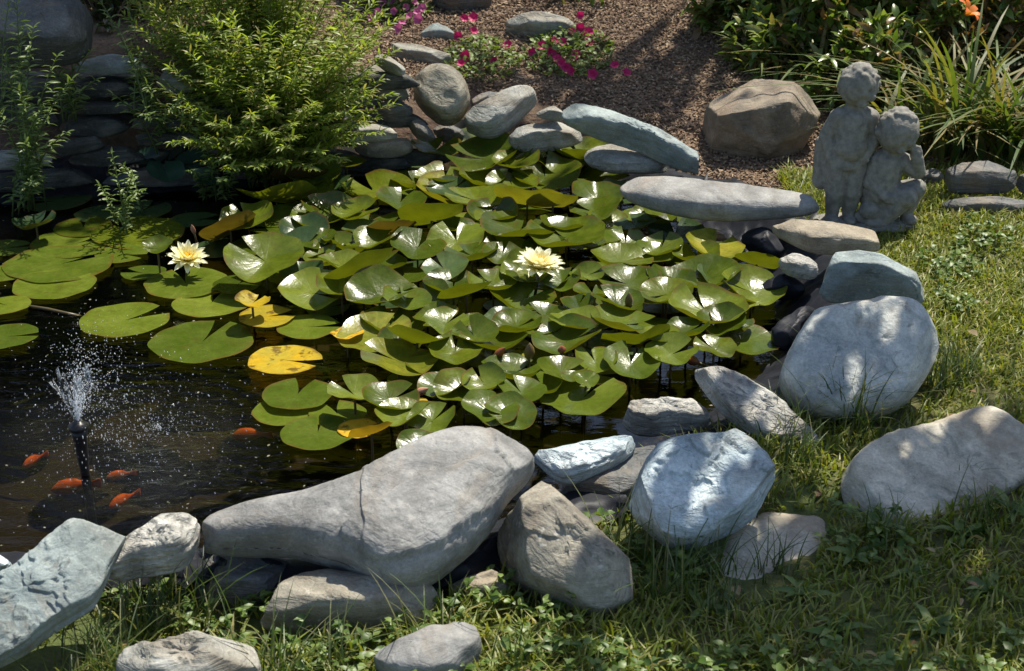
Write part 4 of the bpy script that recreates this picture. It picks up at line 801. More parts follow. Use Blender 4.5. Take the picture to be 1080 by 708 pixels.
def head(cx, cy, r_, d0, seed, turn=0):
    rn = random.Random(seed); B = [('e', sp_(cx, cy, d0), (r_ * .9, r_ * .92, r_ * .98))]
    f = d0 + r_ * .88; k = turn
    B += [('e', sp_(cx + k, cy + 4, f), (2.4, 3.0, 3.2)), ('e', sp_(cx + k, cy + 12, f - 3.0), (3.8, 2.6, 1.8)), ('e', sp_(cx + k, cy + 16, f - 4), (4.5, 4, 3.2)),
          ('e', sp_(cx + k - 8, cy + 8, f - 5), (5, 4.5, 5)), ('e', sp_(cx + k + 8, cy + 8, f - 5), (5, 4.5, 5)), ('e', sp_(cx + k, cy - 3, f - 2.6), (10, 2.2, 2)),
          ('e', sp_(cx - r_ * .92, cy + 4, d0 - 1), (2.6, 3.5, 4.5)), ('e', sp_(cx + r_ * .92, cy + 4, d0 - 1), (2.6, 3.5, 4.5))]
    for _ in range(95):
        a_ = rn.uniform(0, 2 * math.pi); e_ = rn.uniform(-.3, 1.5); x_, y_, z_ = math.cos(a_) * math.cos(e_), math.sin(a_) * math.cos(e_), math.sin(e_)
        if y_ < -.35 and z_ < .5: continue
        q_ = sp_(cx, cy, d0) + Vector((x_ * r_ * .92, y_ * r_ * .92, z_ * r_ * 1.0)) * ss; k2 = rn.uniform(2.4, 4.2); B.append(('e', q_, (k2, k2, k2)))
    D = [(sp_(cx + k - 5.5, cy + 1.5, f), 2.6, 2.6), (sp_(cx + k + 5.5, cy + 1.5, f), 2.6, 2.6), (sp_(cx + k, cy + 10, f), 1.6, .8)]
    return B, D
B, D = head(889, 86, 20, 6, 1, 2)
B += [('c', sp_(889, 104, 3), 9, sp_(889, 113, 2), 9), ('c', sp_(877, 120, 2), 10, sp_(901, 120, 2), 10), ('c', sp_(888, 124, 3), 15, sp_(887, 150, 5), 15.5), ('e', sp_(887, 150, 8), (16, 15, 15)), ('e', sp_(885, 166, 3), (18, 15, 13)),
      ('c', sp_(872, 120, 2), 8, sp_(863, 140, 0), 7), ('c', sp_(863, 140, 0), 7, sp_(868, 160, 8), 5.5), ('e', sp_(869, 163, 10), (5, 5, 6)),
      ('c', sp_(906, 120, 2), 8, sp_(913, 140, 3), 7), ('c', sp_(913, 140, 3), 6.5, sp_(902, 157, 12), 5), ('e', sp_(899, 160, 14), (6, 4.5, 4)),
      ('c', sp_(876, 170, 4), 12, sp_(876, 198, 6), 9.5), ('c', sp_(876, 198, 6), 9, sp_(876, 222, 3), 6.5), ('e', sp_(875, 228, 9), (7, 12, 5)),
      ('c', sp_(895, 170, 4), 12, sp_(894, 198, 7), 9.5), ('c', sp_(894, 198, 7), 9, sp_(893, 222, 4), 6.5), ('e', sp_(893, 228, 10), (7, 12, 5)),
      ('e', sp_(886, 168, 14), (13, 5, 6)), ('e', sp_(870, 176, 8), (6, 7, 12)), ('c', sp_(862, 150, -6), 8, sp_(864, 190, -6), 9)]
for k in range(3): B.append(('c', sp_(869 + k * 3, 165, 12 + k), 2.2, sp_(866 + k * 4, 186, 10 + k), 1.6))
for k in range(5): B.append(('c', sp_(869 + k * 2.2, 165, 13), 1.6, sp_(868 + k * 2.4, 171, 14), 1.2)); B.append(('c', sp_(896 + k * 2, 161, 17), 1.6, sp_(893 + k * 1.6, 166, 17), 1.2))
statue_part('standing_child', B, statue, dents=D)
B, D = head(932, 131, 21.5, 14, 2, 1)
B += [('c', sp_(931, 150, 10), 9, sp_(929, 158, 8), 10), ('c', sp_(916, 166, 8), 10, sp_(940, 166, 8), 10), ('c', sp_(926, 168, 8), 15, sp_(922, 196, 6), 18), ('e', sp_(923, 204, 3), (20, 17, 14)), ('e', sp_(924, 190, 12), (14, 12, 14)),
      ('c', sp_(943, 165, 10), 8.5, sp_(957, 174, 16), 7), ('c', sp_(957, 174, 16), 7, sp_(953, 158, 22), 5.5), ('e', sp_(951, 153, 22), (6, 5, 7)),
      ('c', sp_(914, 166, 8), 8, sp_(909, 186, 14), 7), ('c', sp_(909, 186, 14), 6.5, sp_(922, 196, 24), 5), ('e', sp_(925, 198, 26), (6, 5, 4)),
      ('c', sp_(926, 206, 8), 13, sp_(945, 199, 24), 11), ('c', sp_(945, 199, 24), 10, sp_(928, 222, 20), 7.5), ('e', sp_(920, 228, 22), (12, 7, 5)),
      ('c', sp_(934, 204, 2), 12, sp_(958, 194, 10), 10), ('c', sp_(958, 194, 10), 9, sp_(952, 220, 8), 7), ('e', sp_(955, 227, 12), (8, 11, 5)),
      ('e', sp_(914, 216, 14), (12, 12, 10)), ('c', sp_(905, 225, 10), 7, sp_(930, 228, 18), 7)]
for k in range(4): B.append(('c', sp_(947 + k * 2.6, 150, 24), 1.7, sp_(945 + k * 2.8, 143 + k * .6, 23), 1.3)); B.append(('c', sp_(922 + k * 2.2, 199, 29), 1.6, sp_(925 + k * 2.4, 203, 29), 1.3))
statue_part('crouching_child', B, statue, dents=D)
B = [('e', sp_(884, 233, 2), (26, 20, 6)), ('e', sp_(930, 233, 8), (34, 24, 6))]
statue_part('base', B, statue, vox=.005)

# ------------------------------------------------------------------ foliage builders (numpy)
def leaves(Pn, Dn, ln, wd, curl=.15, fold=.25, rg=nrg, roll=None):
    """pointed leaves: base points, directions, lengths, half widths -> verts, faces"""
    n = len(Pn); Dn = Dn / np.linalg.norm(Dn, axis=1)[:, None]; upv = np.tile([0, 0, 1.], (n, 1)) + rg.normal(0, .35, (n, 3))
    S = np.cross(Dn, upv); S /= np.linalg.norm(S, axis=1)[:, None] + 1e-9; N = np.cross(S, Dn)
    ln = np.broadcast_to(ln, (n,))[:, None]; wd = np.broadcast_to(wd, (n,))[:, None]
    b = Pn; m1 = Pn + Dn * ln * .33; m2 = Pn + Dn * ln * .68 - N * ln * curl * .3; tp_ = Pn + Dn * ln - N * ln * curl
    f = N * wd * fold
    V = np.stack([b, m1 - S * wd + f, m1, m1 + S * wd + f, m2 - S * wd * .8 + f, m2, m2 + S * wd * .8 + f, tp_], 1)
    Fc = np.array([(0, 2, 1, 1), (0, 3, 2, 2), (1, 2, 5, 4), (2, 3, 6, 5), (4, 5, 7, 7), (5, 6, 7, 7)])
    T_ = [(0, 2, 1), (0, 3, 2), (4, 5, 7), (5, 6, 7), (1, 2, 5), (1, 5, 4), (2, 3, 6), (2, 6, 5)]
    Fa = (np.array(T_)[None] + np.arange(n)[:, None, None] * 8).reshape(-1, 3)
    return V.reshape(-1, 3), Fa
def blades(Pn, ang, ln, wd, lean, rg=nrg, seg=4, droop=1.0):
    n = len(Pn); Dh = np.stack([np.cos(ang), np.sin(ang), ang * 0], 1); S = np.stack([-np.sin(ang + .4), np.cos(ang + .4), ang * 0], 1)
    rows = []
    for i in range(seg + 1):
        t_ = i / seg; hx = lean * t_ ** 1.8 * ln; hz = ln * (t_ - droop * .35 * lean * t_ ** 2.4)
        c = Pn + Dh * hx[:, None] + np.array([0, 0, 1.]) * hz[:, None]
        if i < seg: k_ = wd * (1 - .75 * t_ ** 2); rows += [c - S * k_[:, None], c + S * k_[:, None]]
        else: rows.append(c)
    V = np.stack(rows, 1); m = V.shape[1]; T_ = []
    for i in range(seg - 1): a = 2 * i; T_ += [(a, a + 1, a + 3), (a, a + 3, a + 2)]
    a = 2 * (seg - 1); T_.append((a, a + 1, a + 2))
    return V.reshape(-1, 3), (np.array(T_)[None] + np.arange(n)[:, None, None] * m).reshape(-1, 3)
def cat(L):
    Vs = []; Fs = []; b = 0
    for v, f in L: Vs.append(v); Fs.append(f + b); b += len(v)
    return np.vstack(Vs), np.vstack(Fs)
def tubes_np(chains, r0, r1, n=4):
    L = []
    for c in chains:
        v, f = tube([tuple(p) for p in c], r0, r1, n); tri = []
        for q_ in f:
            for k in range(1, len(q_) - 1): tri.append((q_[0], q_[k], q_[k + 1]))
        L.append((np.array(v), np.array(tri)))
    return cat(L)

# lawn
def free_pts(n, x0, x1, y0, y1, cond, keep_stone=1.0):
    X = nrg.uniform(x0, x1, n); Y = nrg.uniform(y0, y1, n); k = cond(X, Y); X, Y = X[k], Y[k]
    D_ = pdist(X, Y, PW[::4]); k = D_ > np.where(Y < 2.3, .05, .1); X, Y = X[k], Y[k]
    bad = np.zeros(len(X), bool)
    for poly, top in STONE_POLYS:
        c = poly.mean(0); pl = c + (poly - c) * .93; b = (X > pl[:, 0].min()) & (X < pl[:, 0].max()) & (Y > pl[:, 1].min()) & (Y < pl[:, 1].max())
        if b.any(): ii = np.where(b)[0]; bad[ii[inpoly(X[ii], Y[ii], pl)]] = True
    return X[~bad], Y[~bad]
X, Y = free_pts(230000, -1.1, 2.3, 1.45, 4.15, lambda x, y: lawnmask(x, y) & (y < 4.15))
cl_ = noise(np.stack([X * 7, Y * 7, X * 0], 1), 2); k = nrg.random(len(X)) < np.clip(.8 + cl_ * .6, .2, 1); X, Y = X[k], Y[k]
near_strip = (Y < 2.6) & (X < 1.0); k = ~near_strip | (nrg.random(len(X)) < .55); X, Y = X[k], Y[k]
Z = terrain(X, Y); ln_ = (.028 + .022 * nrg.random(len(X))) * (1 + .5 * noise(np.stack([X * 3, Y * 3, X * 0], 1), 7)); far = Y > 2.7
V, Fa = blades(np.stack([X, Y, Z - .004], 1), nrg.uniform(0, 2 * math.pi, len(X)), ln_, np.full(len(X), .0014) * nrg.uniform(1.1, 2.4, len(X)), nrg.uniform(.2, 1.1, len(X)), seg=3)
o = mesh('grass', V, Fa, GRASS, smooth=False); tag(o, 'short mixed green and dry lawn grass', 'grass', kind='stuff')
# low weeds in front
def weedcond(x, y):
    q_ = proj(np.stack([x, y, x * 0 + .05], 1)); n_ = noise(np.stack([x * 5, y * 5, x * 0], 1), 12)
    return (q_[:, 1] > 560) & (n_ > -.25) & (y < 2.75) | ((n_ > .45) & (x > 1.0))
X, Y = free_pts(9000, -.8, 1.5, 1.5, 3.9, weedcond); Z = terrain(X, Y); n_ = len(X); h_ = nrg.uniform(.012, .055, n_)
L = []
for k in range(4):
    a = nrg.uniform(0, 2 * math.pi, n_); D_ = np.stack([np.cos(a), np.sin(a), nrg.uniform(.1, .8, n_)], 1)
    L.append(leaves(np.stack([X, Y, Z + h_ * nrg.uniform(.7, 1, n_)], 1), D_, nrg.uniform(.009, .021, n_), nrg.uniform(.0035, .0075, n_), .3, .2))
V, Fa = cat(L); o = mesh('ground_cover', V, Fa, WEED); tag(o, 'low clover and chickweed growing among the near stones', 'weeds', kind='stuff')
# broad dandelion rosettes
ros = [(850, 640), (960, 620), (1010, 585), (900, 600), (1040, 640), (880, 680), (980, 680), (740, 650), (690, 600), (560, 690), (330, 690), (640, 690), (800, 690), (1060, 560)]
rosl = ['left of the rosette row below the wide flat rock', 'centre of the shaded lower right grass', 'just under the wide flat rock', 'between low tan stone and wide flat rock', 'near the lower right edge',
        'at the bottom right of the low tan stone', 'at the bottom edge below the flat rock', 'below the round blue rock', 'right of the tan upright rock', 'below the tan upright rock at the bottom edge',
        'between the two bottom edge stones', 'below and right of the tan upright rock', 'at the bottom edge below the low tan stone', 'right edge beside the wide flat rock']
for (px, py), rl in zip(ros, rosl):
    c = P(px, py, .04); c[2] = tz(c[0], c[1]); n_ = 11; a = nrg.uniform(0, 2 * math.pi, n_); D_ = np.stack([np.cos(a), np.sin(a), nrg.uniform(.25, .9, n_)], 1)
    V, Fa = leaves(np.zeros((n_, 3)) + np.array([0, 0, .004]), D_, nrg.uniform(.035, .06, n_), nrg.uniform(.005, .0085, n_), .45, .3); o = mesh('dandelion', V, Fa, WEED, loc=c)
    tag(o, 'leafy dandelion rosette ' + rl, 'weed', 'dandelion rosettes in the near grass')
# grass tufts
tl_ = [(120, 705, 60, .13, 'tuft of bright grass left of the rough mottled stone'), (160, 655, 45, .15, 'dark grass tuft under the pale knobbly slate'), (215, 650, 36, .15, 'grass tuft beside the shaded dark slab'),
       (290, 712, 46, .16, 'grass tuft right of the rough mottled stone'), (350, 700, 30, .14, 'thin grass tuft below the flat pale slab'), (455, 690, 24, .16, 'seeding grass tuft at the smooth bottom stone'),
       (885, 455, 75, .17, 'tall grass tuft at the foot of the largest round boulder'), (845, 500, 50, .12, 'dry brown grass tuft between two round rocks'), (992, 415, 60, .13, 'shaded grass tuft right of the largest round boulder'),
       (940, 440, 45, .12, 'grass tuft between largest boulder and wide flat rock'), (700, 625, 40, .16, 'loose grass tuft left of the low tan stone'), (800, 540, 46, .12, 'reddish dry grass tuft on top of the low tan stone'),
       (760, 640, 46, .11, 'grass tuft in front of the low tan stone'), (858, 226, 16, .14, 'small grass tuft at the foot of the standing child statue'), (948, 232, 26, .12, 'grass tuft at the foot of the crouching child statue'),
       (905, 240, 12, .13, 'few green blades in front of the statue base'), (640, 585, 28, .16, 'grass tuft between tan upright rock and round blue rock'), (905, 470, 50, .16, 'tall grass tuft overlapping the wide flat rock edge'), (830, 470, 40, .13, 'grass tuft at the end of the long narrow slate'), (1010, 400, 50, .1, 'grass tuft on the lawn right of the largest boulder'), (680, 580, 40, .14, 'dark grass tuft left below the round blue rock'), (820, 600, 40, .09, 'grass tuft at the right of the low tan stone'), (935, 575, 60, .09, 'grass tuft hugging the lower edge of the wide flat rock'), (1040, 560, 50, .1, 'grass tuft right of the rosettes under the wide flat rock'), (745, 600, 40, .12, 'grass tuft at the left end of the low tan stone'), (870, 410, 24, .15, 'sparse grass stalks in front of the largest boulder'),
       (550, 705, 50, .09, 'reddish grass tuft at the bottom edge'), (1000, 520, 40, .08, 'grass tuft on the near edge of the wide flat rock'), (80, 712, 30, .12, 'grass tuft at the bottom left corner'), (95, 680, 40, .1, 'short grass tuft against the broad flaking slate'), (140, 630, 34, .1, 'short grass tuft tucked under the pale knobbly slate'), (185, 625, 30, .13, 'thin grass tuft beside the dark shadowed slab')]
for px, py, n_, ln0, lb in tl_:
    c = P(px, py, .06); c[2] = tz(c[0], c[1]); base = np.stack([nrg.normal(0, .022, n_), nrg.normal(0, .018, n_), np.zeros(n_) - .004], 1)
    V, Fa = blades(base, nrg.uniform(0, 2 * math.pi, n_), ln0 * nrg.uniform(.5, 1.15, n_), nrg.uniform(.0010, .0018, n_), nrg.uniform(.1, 1.0, n_), seg=6)
    o = mesh('grass_tuft', V, Fa, TUFT, smooth=False, loc=c); tag(o, lb, 'grass tuft', 'long grass tufts among the stones')
# fallen leaves and floating specks
X, Y = free_pts(900, -.9, 1.9, 1.5, 4.1, lambda x, y: (nrg.random(len(x)) < .35) & ((y < 2.7) | (x > .8))); n_ = len(X); a = nrg.uniform(0, 6.28, n_)
V, Fa = leaves(np.stack([X, Y, terrain(X, Y) + nrg.uniform(.008, .03, n_)], 1), np.stack([np.cos(a), np.sin(a), nrg.normal(0, .3, n_)], 1), nrg.uniform(.012, .035, n_), nrg.uniform(.003, .009, n_), .4, .3)
o = mesh('fallen_leaves', V, Fa, leaf_mat('dead leaves', [(.25, .15, .07), (.16, .09, .05), (.35, .26, .13)], .7, transl=.15)); tag(o, 'dead brown leaf scraps lying in the grass', 'leaf litter', kind='stuff')
X = nrg.uniform(-1.6, .6, 700); Y = nrg.uniform(2.0, 4.0, 700); k = inpoly(X, Y, PW); X, Y = X[k], Y[k]; n_ = len(X); a = nrg.uniform(0, 6.28, n_)
V, Fa = leaves(np.stack([X, Y, X * 0 + .0015], 1), np.stack([np.cos(a), np.sin(a), X * 0], 1), nrg.uniform(.003, .009, n_), nrg.uniform(.001, .0022, n_), 0, .05)
o = mesh('floating_debris', V, Fa, leaf_mat('debris', [(.2, .17, .1), (.3, .27, .2), (.12, .12, .05)], .7, transl=.1)); tag(o, 'tiny plant scraps floating on the dark water', 'debris', kind='stuff')
# mulch chips
def bedcond(x, y): return ~lawnmask(x, y) & (y < 6.4)
X, Y = free_pts(120000, -1.2, 2.0, 3.4, 6.4, bedcond); Z = terrain(X, Y); n_ = len(X); a = nrg.uniform(0, math.pi, n_); L_ = nrg.uniform(.002, .007, n_) * np.where(nrg.random(n_) < .05, 2.4, 1); W_ = nrg.uniform(.0012, .003, n_)
ca, sa = np.cos(a), np.sin(a); U = np.stack([ca, sa, nrg.normal(0, .35, n_)], 1) * L_[:, None]; Wv = np.stack([-sa, ca, nrg.normal(0, .5, n_)], 1) * W_[:, None]; Nv = np.cross(U, Wv); Nv /= np.linalg.norm(Nv, axis=1)[:, None]; Nv *= .0015
c = np.stack([X, Y, Z + nrg.uniform(0, .008, n_)], 1); V = np.stack([c + sx * U + sy * Wv + sz * Nv for sz in (-1, 1) for sx, sy in ((-1, -1), (1, -1), (1, 1), (-1, 1))], 1)
Fq = np.array([(4, 5, 6, 7), (0, 1, 5, 4), (1, 2, 6, 5), (2, 3, 7, 6), (3, 0, 4, 7)]); Fa = (Fq[None] + np.arange(n_)[:, None, None] * 8).reshape(-1, 4)
MULCH = leaf_mat('bark mulch', [(.18, .115, .068), (.25, .165, .1), (.1, .064, .038), (.42, .31, .2), (.2, .13, .078)], .85, transl=0)
o = mesh('mulch', V.reshape(-1, 3), Fa, MULCH, smooth=False); tag(o, 'brown shredded bark mulch over the back bed', 'mulch', kind='stuff')

# stems with narrow leaves
def leafy_stems(name, base, tips, mat, leaf_len, leaf_w, per_m, label=None, cat_=None, group=None, bow=.15, rs=1, stemmat=STEM, whorl=3, start=.15):
    rg = np.random.default_rng(rs); root = empty(name, base); L = []; chains = []; b0 = np.array(base)
    for tp_ in tips:
        tp_ = np.array(tp_) - b0; st_ = np.array([rg.normal(0, .02 + .04 * min(1, abs(tp_[0]))), rg.normal(0, .03), -.02]); n_ = 9; mid = (st_ + tp_) / 2 + np.array([(tp_[0] - st_[0]) * -.25 * bow / .15, (tp_[1] - st_[1]) * -.25, .08 * np.linalg.norm(tp_)])
        ch = [(1 - t_) ** 2 * st_ + 2 * t_ * (1 - t_) * mid + t_ ** 2 * tp_ for t_ in np.linspace(0, 1, n_)]; chains.append(ch); ch = np.array(ch)
        ln_ = np.linalg.norm(np.diff(ch, axis=0), axis=1).sum(); m_ = max(4, int(ln_ * per_m))
        tt = np.linspace(start, 1, m_); pp = np.stack([np.interp(tt, np.linspace(0, 1, n_), ch[:, k]) for k in range(3)], 1)
        dr = np.stack([np.interp(tt, np.linspace(0, 1, n_ - 1), np.diff(ch, axis=0)[:, k]) for k in range(3)], 1); dr /= np.linalg.norm(dr, axis=1)[:, None]
        for k in range(whorl):
            az = tt * 37 + k * 2 * math.pi / whorl + rg.normal(0, .3, m_); rnd = np.stack([np.cos(az), np.sin(az), np.zeros(m_)], 1)
            up_ = .35 + .9 * (tt[:, None] > .93); D_ = rnd + dr * up_ + rg.normal(0, .15, (m_, 3)); sz = (.75 + .4 * rg.random(m_)) * (1 - .35 * tt ** 3)
            L.append(leaves(pp, D_, leaf_len * sz, leaf_w * sz, .25, .3, rg))
    V, Fa = cat(L); mesh('foliage', V, Fa, mat, root); V, Fa = tubes_np(chains, .0028, .0012, 5); mesh('stems', V, Fa, stemmat, root)
    tag(root, label, cat_, group); return root
def tipsgen(n, fn, rs): rg = random.Random(rs); return [fn(rg) for _ in range(n)]
# the big shrub
bs_ = P(285, 186, .03)
def tip_(rg):
    a = rg.uniform(0, 2 * math.pi); r_ = math.sqrt(rg.random()); x = bs_[0] + .42 * r_ * math.cos(a) - .04; y = bs_[1] + .12 + .26 * r_ * math.sin(a)
    hgt = (.70 + rg.uniform(-.1, .08)) * math.sqrt(max(0, 1 - (r_ * .86) ** 2)) + .1
    return (x, y, hgt)
tp1 = tipsgen(90, tip_, 3) + [PY(x, y, yy) for x, y, yy in [(140, 50, 4.0), (150, 75, 3.95), (165, 25, 4.0), (405, 30, 4.0), (415, 55, 4.0), (400, 85, 3.95), (420, 20, 4.05), (385, 15, 4.0), (170, 110, 3.9), (190, 135, 3.85), (410, 100, 3.92)]]
tp1 += [PY(x, y, yy) for x, y, yy in [(400, 60, 4.0), (415, 110, 3.95), (380, 125, 3.9), (350, 140, 3.85), (230, 155, 3.75), (215, 170, 3.72), (310, 130, 3.75), (265, 120, 3.7), (160, 60, 4.0), (145, 30, 4.0), (175, 95, 3.9), (390, 100, 3.9), (200, 120, 3.85), (330, 110, 3.75), (300, 155, 3.72), (340, 160, 3.75), (250, 150, 3.7), (370, 140, 3.82), (285, 140, 3.65), (225, 130, 3.75), (395, 125, 3.9), (150, 90, 4.0), (350, 125, 3.8), (380, 150, 3.78), (330, 178, 3.72), (300, 172, 3.7), (270, 176, 3.68), (240, 178, 3.68), (360, 168, 3.76), (400, 140, 3.82), (210, 150, 3.8), (180, 120, 3.9)] for _ in (0,)]
rg_ = random.Random(8)
for _ in range(60):
    x_ = rg_.uniform(175, 395); y_ = rg_.uniform(20, 150); y_ = y_ + max(0, 230 - x_) * .1; tp1.append(PY(x_, y_, 3.98 - .22 * (y_ / 150) - rg_.uniform(0, .06)))
leafy_stems('shrub', bs_, tp1, SHRUB, .046, .0048, 56, 'bushy light green shrub with narrow willow-like leaves at the back of the pond', 'shrub', rs=3, start=.12, whorl=4)
# sprigs
def sprig(px, py, z, tips, label, rs, m=SPRIG, ll=.042):
    b = P(px, py, z); leafy_stems('leafy_sprig', b, tips, m, ll, .0042, 46, label, 'plant', 'narrow-leaved sprigs before the wall', rs=rs, start=.12)
sprig(30, 215, .03, [PY(18, 5, 3.75), PY(35, 30, 3.7), PY(60, 60, 3.7), PY(5, 60, 3.7), PY(75, 85, 3.65), PY(48, 110, 3.65), PY(70, 140, 3.65), PY(28, 150, 3.6), PY(0, 120, 3.6), PY(40, 190, 3.6), PY(20, 95, 3.6)], 'tallest leafy sprig, at the left edge before the slate wall', 11)
sprig(150, 110, .28, [PY(105, 0, 4.05), PY(125, 30, 4.0), PY(135, 5, 4.1), PY(160, 40, 4.0), PY(145, 70, 4.0)], 'leafy sprig rising over the capping slate of the wall', 12)
sprig(128, 236, .0, [PY(118, 162, 3.6), PY(140, 185, 3.6), PY(105, 195, 3.6), PY(150, 200, 3.55), PY(130, 175, 3.6)], 'low leafy sprig at the waterline before the wall', 13, ll=.028)
sprig(225, 208, .0, [PY(215, 145, 3.7), PY(240, 165, 3.7), PY(200, 180, 3.7), PY(235, 190, 3.65), PY(190, 120, 3.8), PY(250, 178, 3.7)], 'leafy sprig in shade below left of the big shrub', 14, ll=.03)
sprig(80, 120, .25, [PY(55, 20, 4.0), PY(75, 40, 4.0), PY(95, 55, 3.95), PY(60, 75, 3.9), PY(100, 85, 3.9), PY(40, 50, 3.95)], 'leafy sprig in front of the leaning slab at the top left', 15)
sprig(5, 120, .3, [PY(10, 0, 3.9), PY(25, 18, 3.9), PY(-10, 30, 3.9), PY(30, 55, 3.85), PY(15, 80, 3.8)], 'leafy sprig in the top left corner of the frame', 16)
sprig(170, 150, .15, [PY(135, 60, 3.9), PY(155, 90, 3.85), PY(185, 110, 3.8), PY(150, 120, 3.8), PY(120, 100, 3.85)], 'leafy sprig across the wall just left of the big shrub', 17)
# broad leaves by the wall
root = empty('broad_leaf_plant', P(180, 198, .0)); b0 = np.array(P(180, 198, .0))
for k, (x, y, r_, az) in enumerate([(152, 168, .05, 2.6), (180, 160, .06, 1.4), (205, 172, .055, .4), (175, 182, .055, -1.2), (215, 188, .04, -.3)]):
    V, Fc = pad_mesh(r_, math.degrees(az) + 180, .05, .25, math.degrees(az), .06, .0, None, 300 + k); V = [(a_ * 1.1, b_, c_) for a_, b_, c_ in V]
    o = mesh('leaf', V, Fc, HOSTA, root, loc=P(x, y, .09) - b0); o.rotation_euler = (R(18), R(8 * (k - 2)), 0)
    V, Fc = tube([(0, 0, 0), ((P(x, y, .05) - b0) * .7), (P(x, y, .088) - b0)], .003); mesh('stem', V, Fc, STEM, root)
tag(root, 'dark broad-leaved plant shaded at the foot of the slate wall', 'plant')

# petunias
def petunia_mesh():
    V = [(0, 0, -.012)]; Fc = []; n = 30
    for i in range(1, 7):
        t_ = i / 6
        for k in range(n):
            a_ = k * 2 * math.pi / n; r_ = .017 * (.15 + .85 * t_) * (1 + .10 * t_ * math.cos(5 * a_)); z_ = -.012 + .013 * t_ ** .5 + .0015 * t_ * math.cos(10 * a_); V.append((r_ * math.cos(a_), r_ * math.sin(a_), z_))
    for k in range(n): Fc.append((0, 1 + k, 1 + (k + 1) % n))
    for i in range(5):
        for k in range(n): Fc.append((1 + i * n + k, 1 + (i + 1) * n + k, 1 + (i + 1) * n + (k + 1) % n, 1 + i * n + (k + 1) % n))
    return V, Fc
V, Fc = petunia_mesh(); tm = mesh('bloom', V, Fc, MAGENTA); PM = tm.data; bpy.data.objects.remove(tm); PM2 = PM.copy(); PM2.materials[0] = PINK
def petunia(label, cx, cy, rx, ry, flowers, me, nl, rs):
    rg = np.random.default_rng(rs); c = hit(cx, cy)
    root = empty('petunia', c); m_ = pxm(c); a = rg.uniform(0, 2 * math.pi, nl); r_ = np.sqrt(rg.random(nl)); x = r_ * np.cos(a) * rx * m_; y = r_ * np.sin(a) * ry * m_ * 2.4
    gz = terrain(c[0] + x, c[1] + y) - c[2]; z = gz + .012 + (.05 * (1 - r_ ** 2)) * rg.random(nl); az = rg.uniform(0, 2 * math.pi, nl); D_ = np.stack([np.cos(az), np.sin(az), rg.uniform(.2, 1.2, nl)], 1)
    V, Fa = leaves(np.stack([x, y, z], 1), D_, rg.uniform(.014, .028, nl), rg.uniform(.004, .008, nl), .3, .2, rg); mesh('foliage', V, Fa, PETLEAF, root)
    ch = []
    for k in range(0, nl, 9): ch.append([(x[k] * .2, y[k] * .2, gz[k] * .2), (x[k] * .7, y[k] * .7, z[k] * .9), (x[k], y[k], z[k])])
    V, Fa = tubes_np(ch, .0013, .0009, 4); mesh('stems', V, Fa, STEM, root)
    for k, (fx, fy) in enumerate(flowers):
        q_ = hit(fx, fy + 14); q_ = PY(fx, fy, q_[1])
        f = bpy.data.objects.new('bloom', me); COL.objects.link(f); f.parent = root; f.location = tuple(q_ - c); f.rotation_euler = (R(rg.uniform(35, 80)), R(rg.uniform(-25, 25)), R(rg.uniform(-30, 30))); k_ = rg.uniform(.75, 1.1); f.scale = (k_,) * 3
    tag(root, label, 'petunia', 'petunias in the back bed'); return root
petunia('pale pink petunia at the top edge beside the big shrub', 420, 16, 34, 16, [(445, 8), (432, 16), (441, 20), (415, 12), (403, 3), (413, 1), (437, 2), (424, 22), (420, 30), (391, 18), (428, 8), (398, 12), (440, 12)], PM2, 320, 1)
petunia('small magenta petunia above the round tan boulder', 508, 70, 40, 24, [(483, 38), (490, 19), (499, 18), (491, 59), (486, 66), (521, 64), (535, 47), (500, 32)], PM, 420, 2)
petunia('largest magenta petunia with many blooms beside the mulch', 600, 62, 48, 26, [(561, 55), (565, 24), (612, 16), (585, 42), (594, 44), (582, 55), (607, 57), (592, 66), (602, 75), (597, 71), (621, 33), (622, 45), (612, 30), (625, 78), (648, 68), (661, 76), (572, 48), (588, 62), (618, 38), (603, 33)], PM, 620, 3)

# back bushes with lance leaves
def bush(name, c, rx, ry, h, n, mat, label, rs, ll=.075, lw=.013, cat_='bush', group='leafy bushes behind the garden', stems=14, shape=.7):
    rg = np.random.default_rng(rs); root = empty(name, c); nc = max(8, n // 14)
    # leaf clusters round stem ends
    u = rg.normal(0, 1, (nc, 3)); u /= np.linalg.norm(u, axis=1)[:, None]; u[:, 2] = np.abs(u[:, 2]) ** .8; r_ = rg.random(nc) ** .45
    C = u * r_[:, None] * np.array([rx, ry, h]) ; C[:, 2] = np.maximum(C[:, 2], .03 * h) * (1 + .12 * noise(C * 6 + rs, rs)); idx_ = rg.integers(0, nc, n)
    D_ = rg.normal(0, .55, (n, 3)) + u[idx_] * .7; D_[:, 2] += .15; Pn = C[idx_] + rg.normal(0, ll * .22, (n, 3))
    V, Fa = leaves(Pn, D_, ll * rg.uniform(.6, 1.2, n), lw * rg.uniform(.7, 1.25, n), .3, .3, rg); mesh('foliage', V, Fa, mat, root)
    ch = [[(C[k, 0] * .15, C[k, 1] * .15, -.03), (C[k, 0] * .55, C[k, 1] * .55, C[k, 2] * .6), tuple(C[k])] for k in range(min(stems * 3, nc))]
    V, Fa = tubes_np(ch, .006 * h / .6, .002, 5); mesh('stems', V, Fa, DRY, root); tag(root, label, cat_, group); return root
def at(px, y): x = ray(px, 100)[0] / ray(px, 100)[1] * y; return (x, y, tz(x, y))
bush('bush', at(800, 5.05), .26, .2, .34, 1900, MIDLEAF, 'low leafy bush behind the brown boulder', 21)
bush('bush', at(885, 4.85), .30, .25, .52, 2600, MIDLEAF, 'dark leafy bush directly behind the statue', 22)
bush('bush', at(975, 4.75), .28, .25, .55, 2400, MIDLEAF, 'dark leafy bush right of the statue, behind the strap leaves', 23)
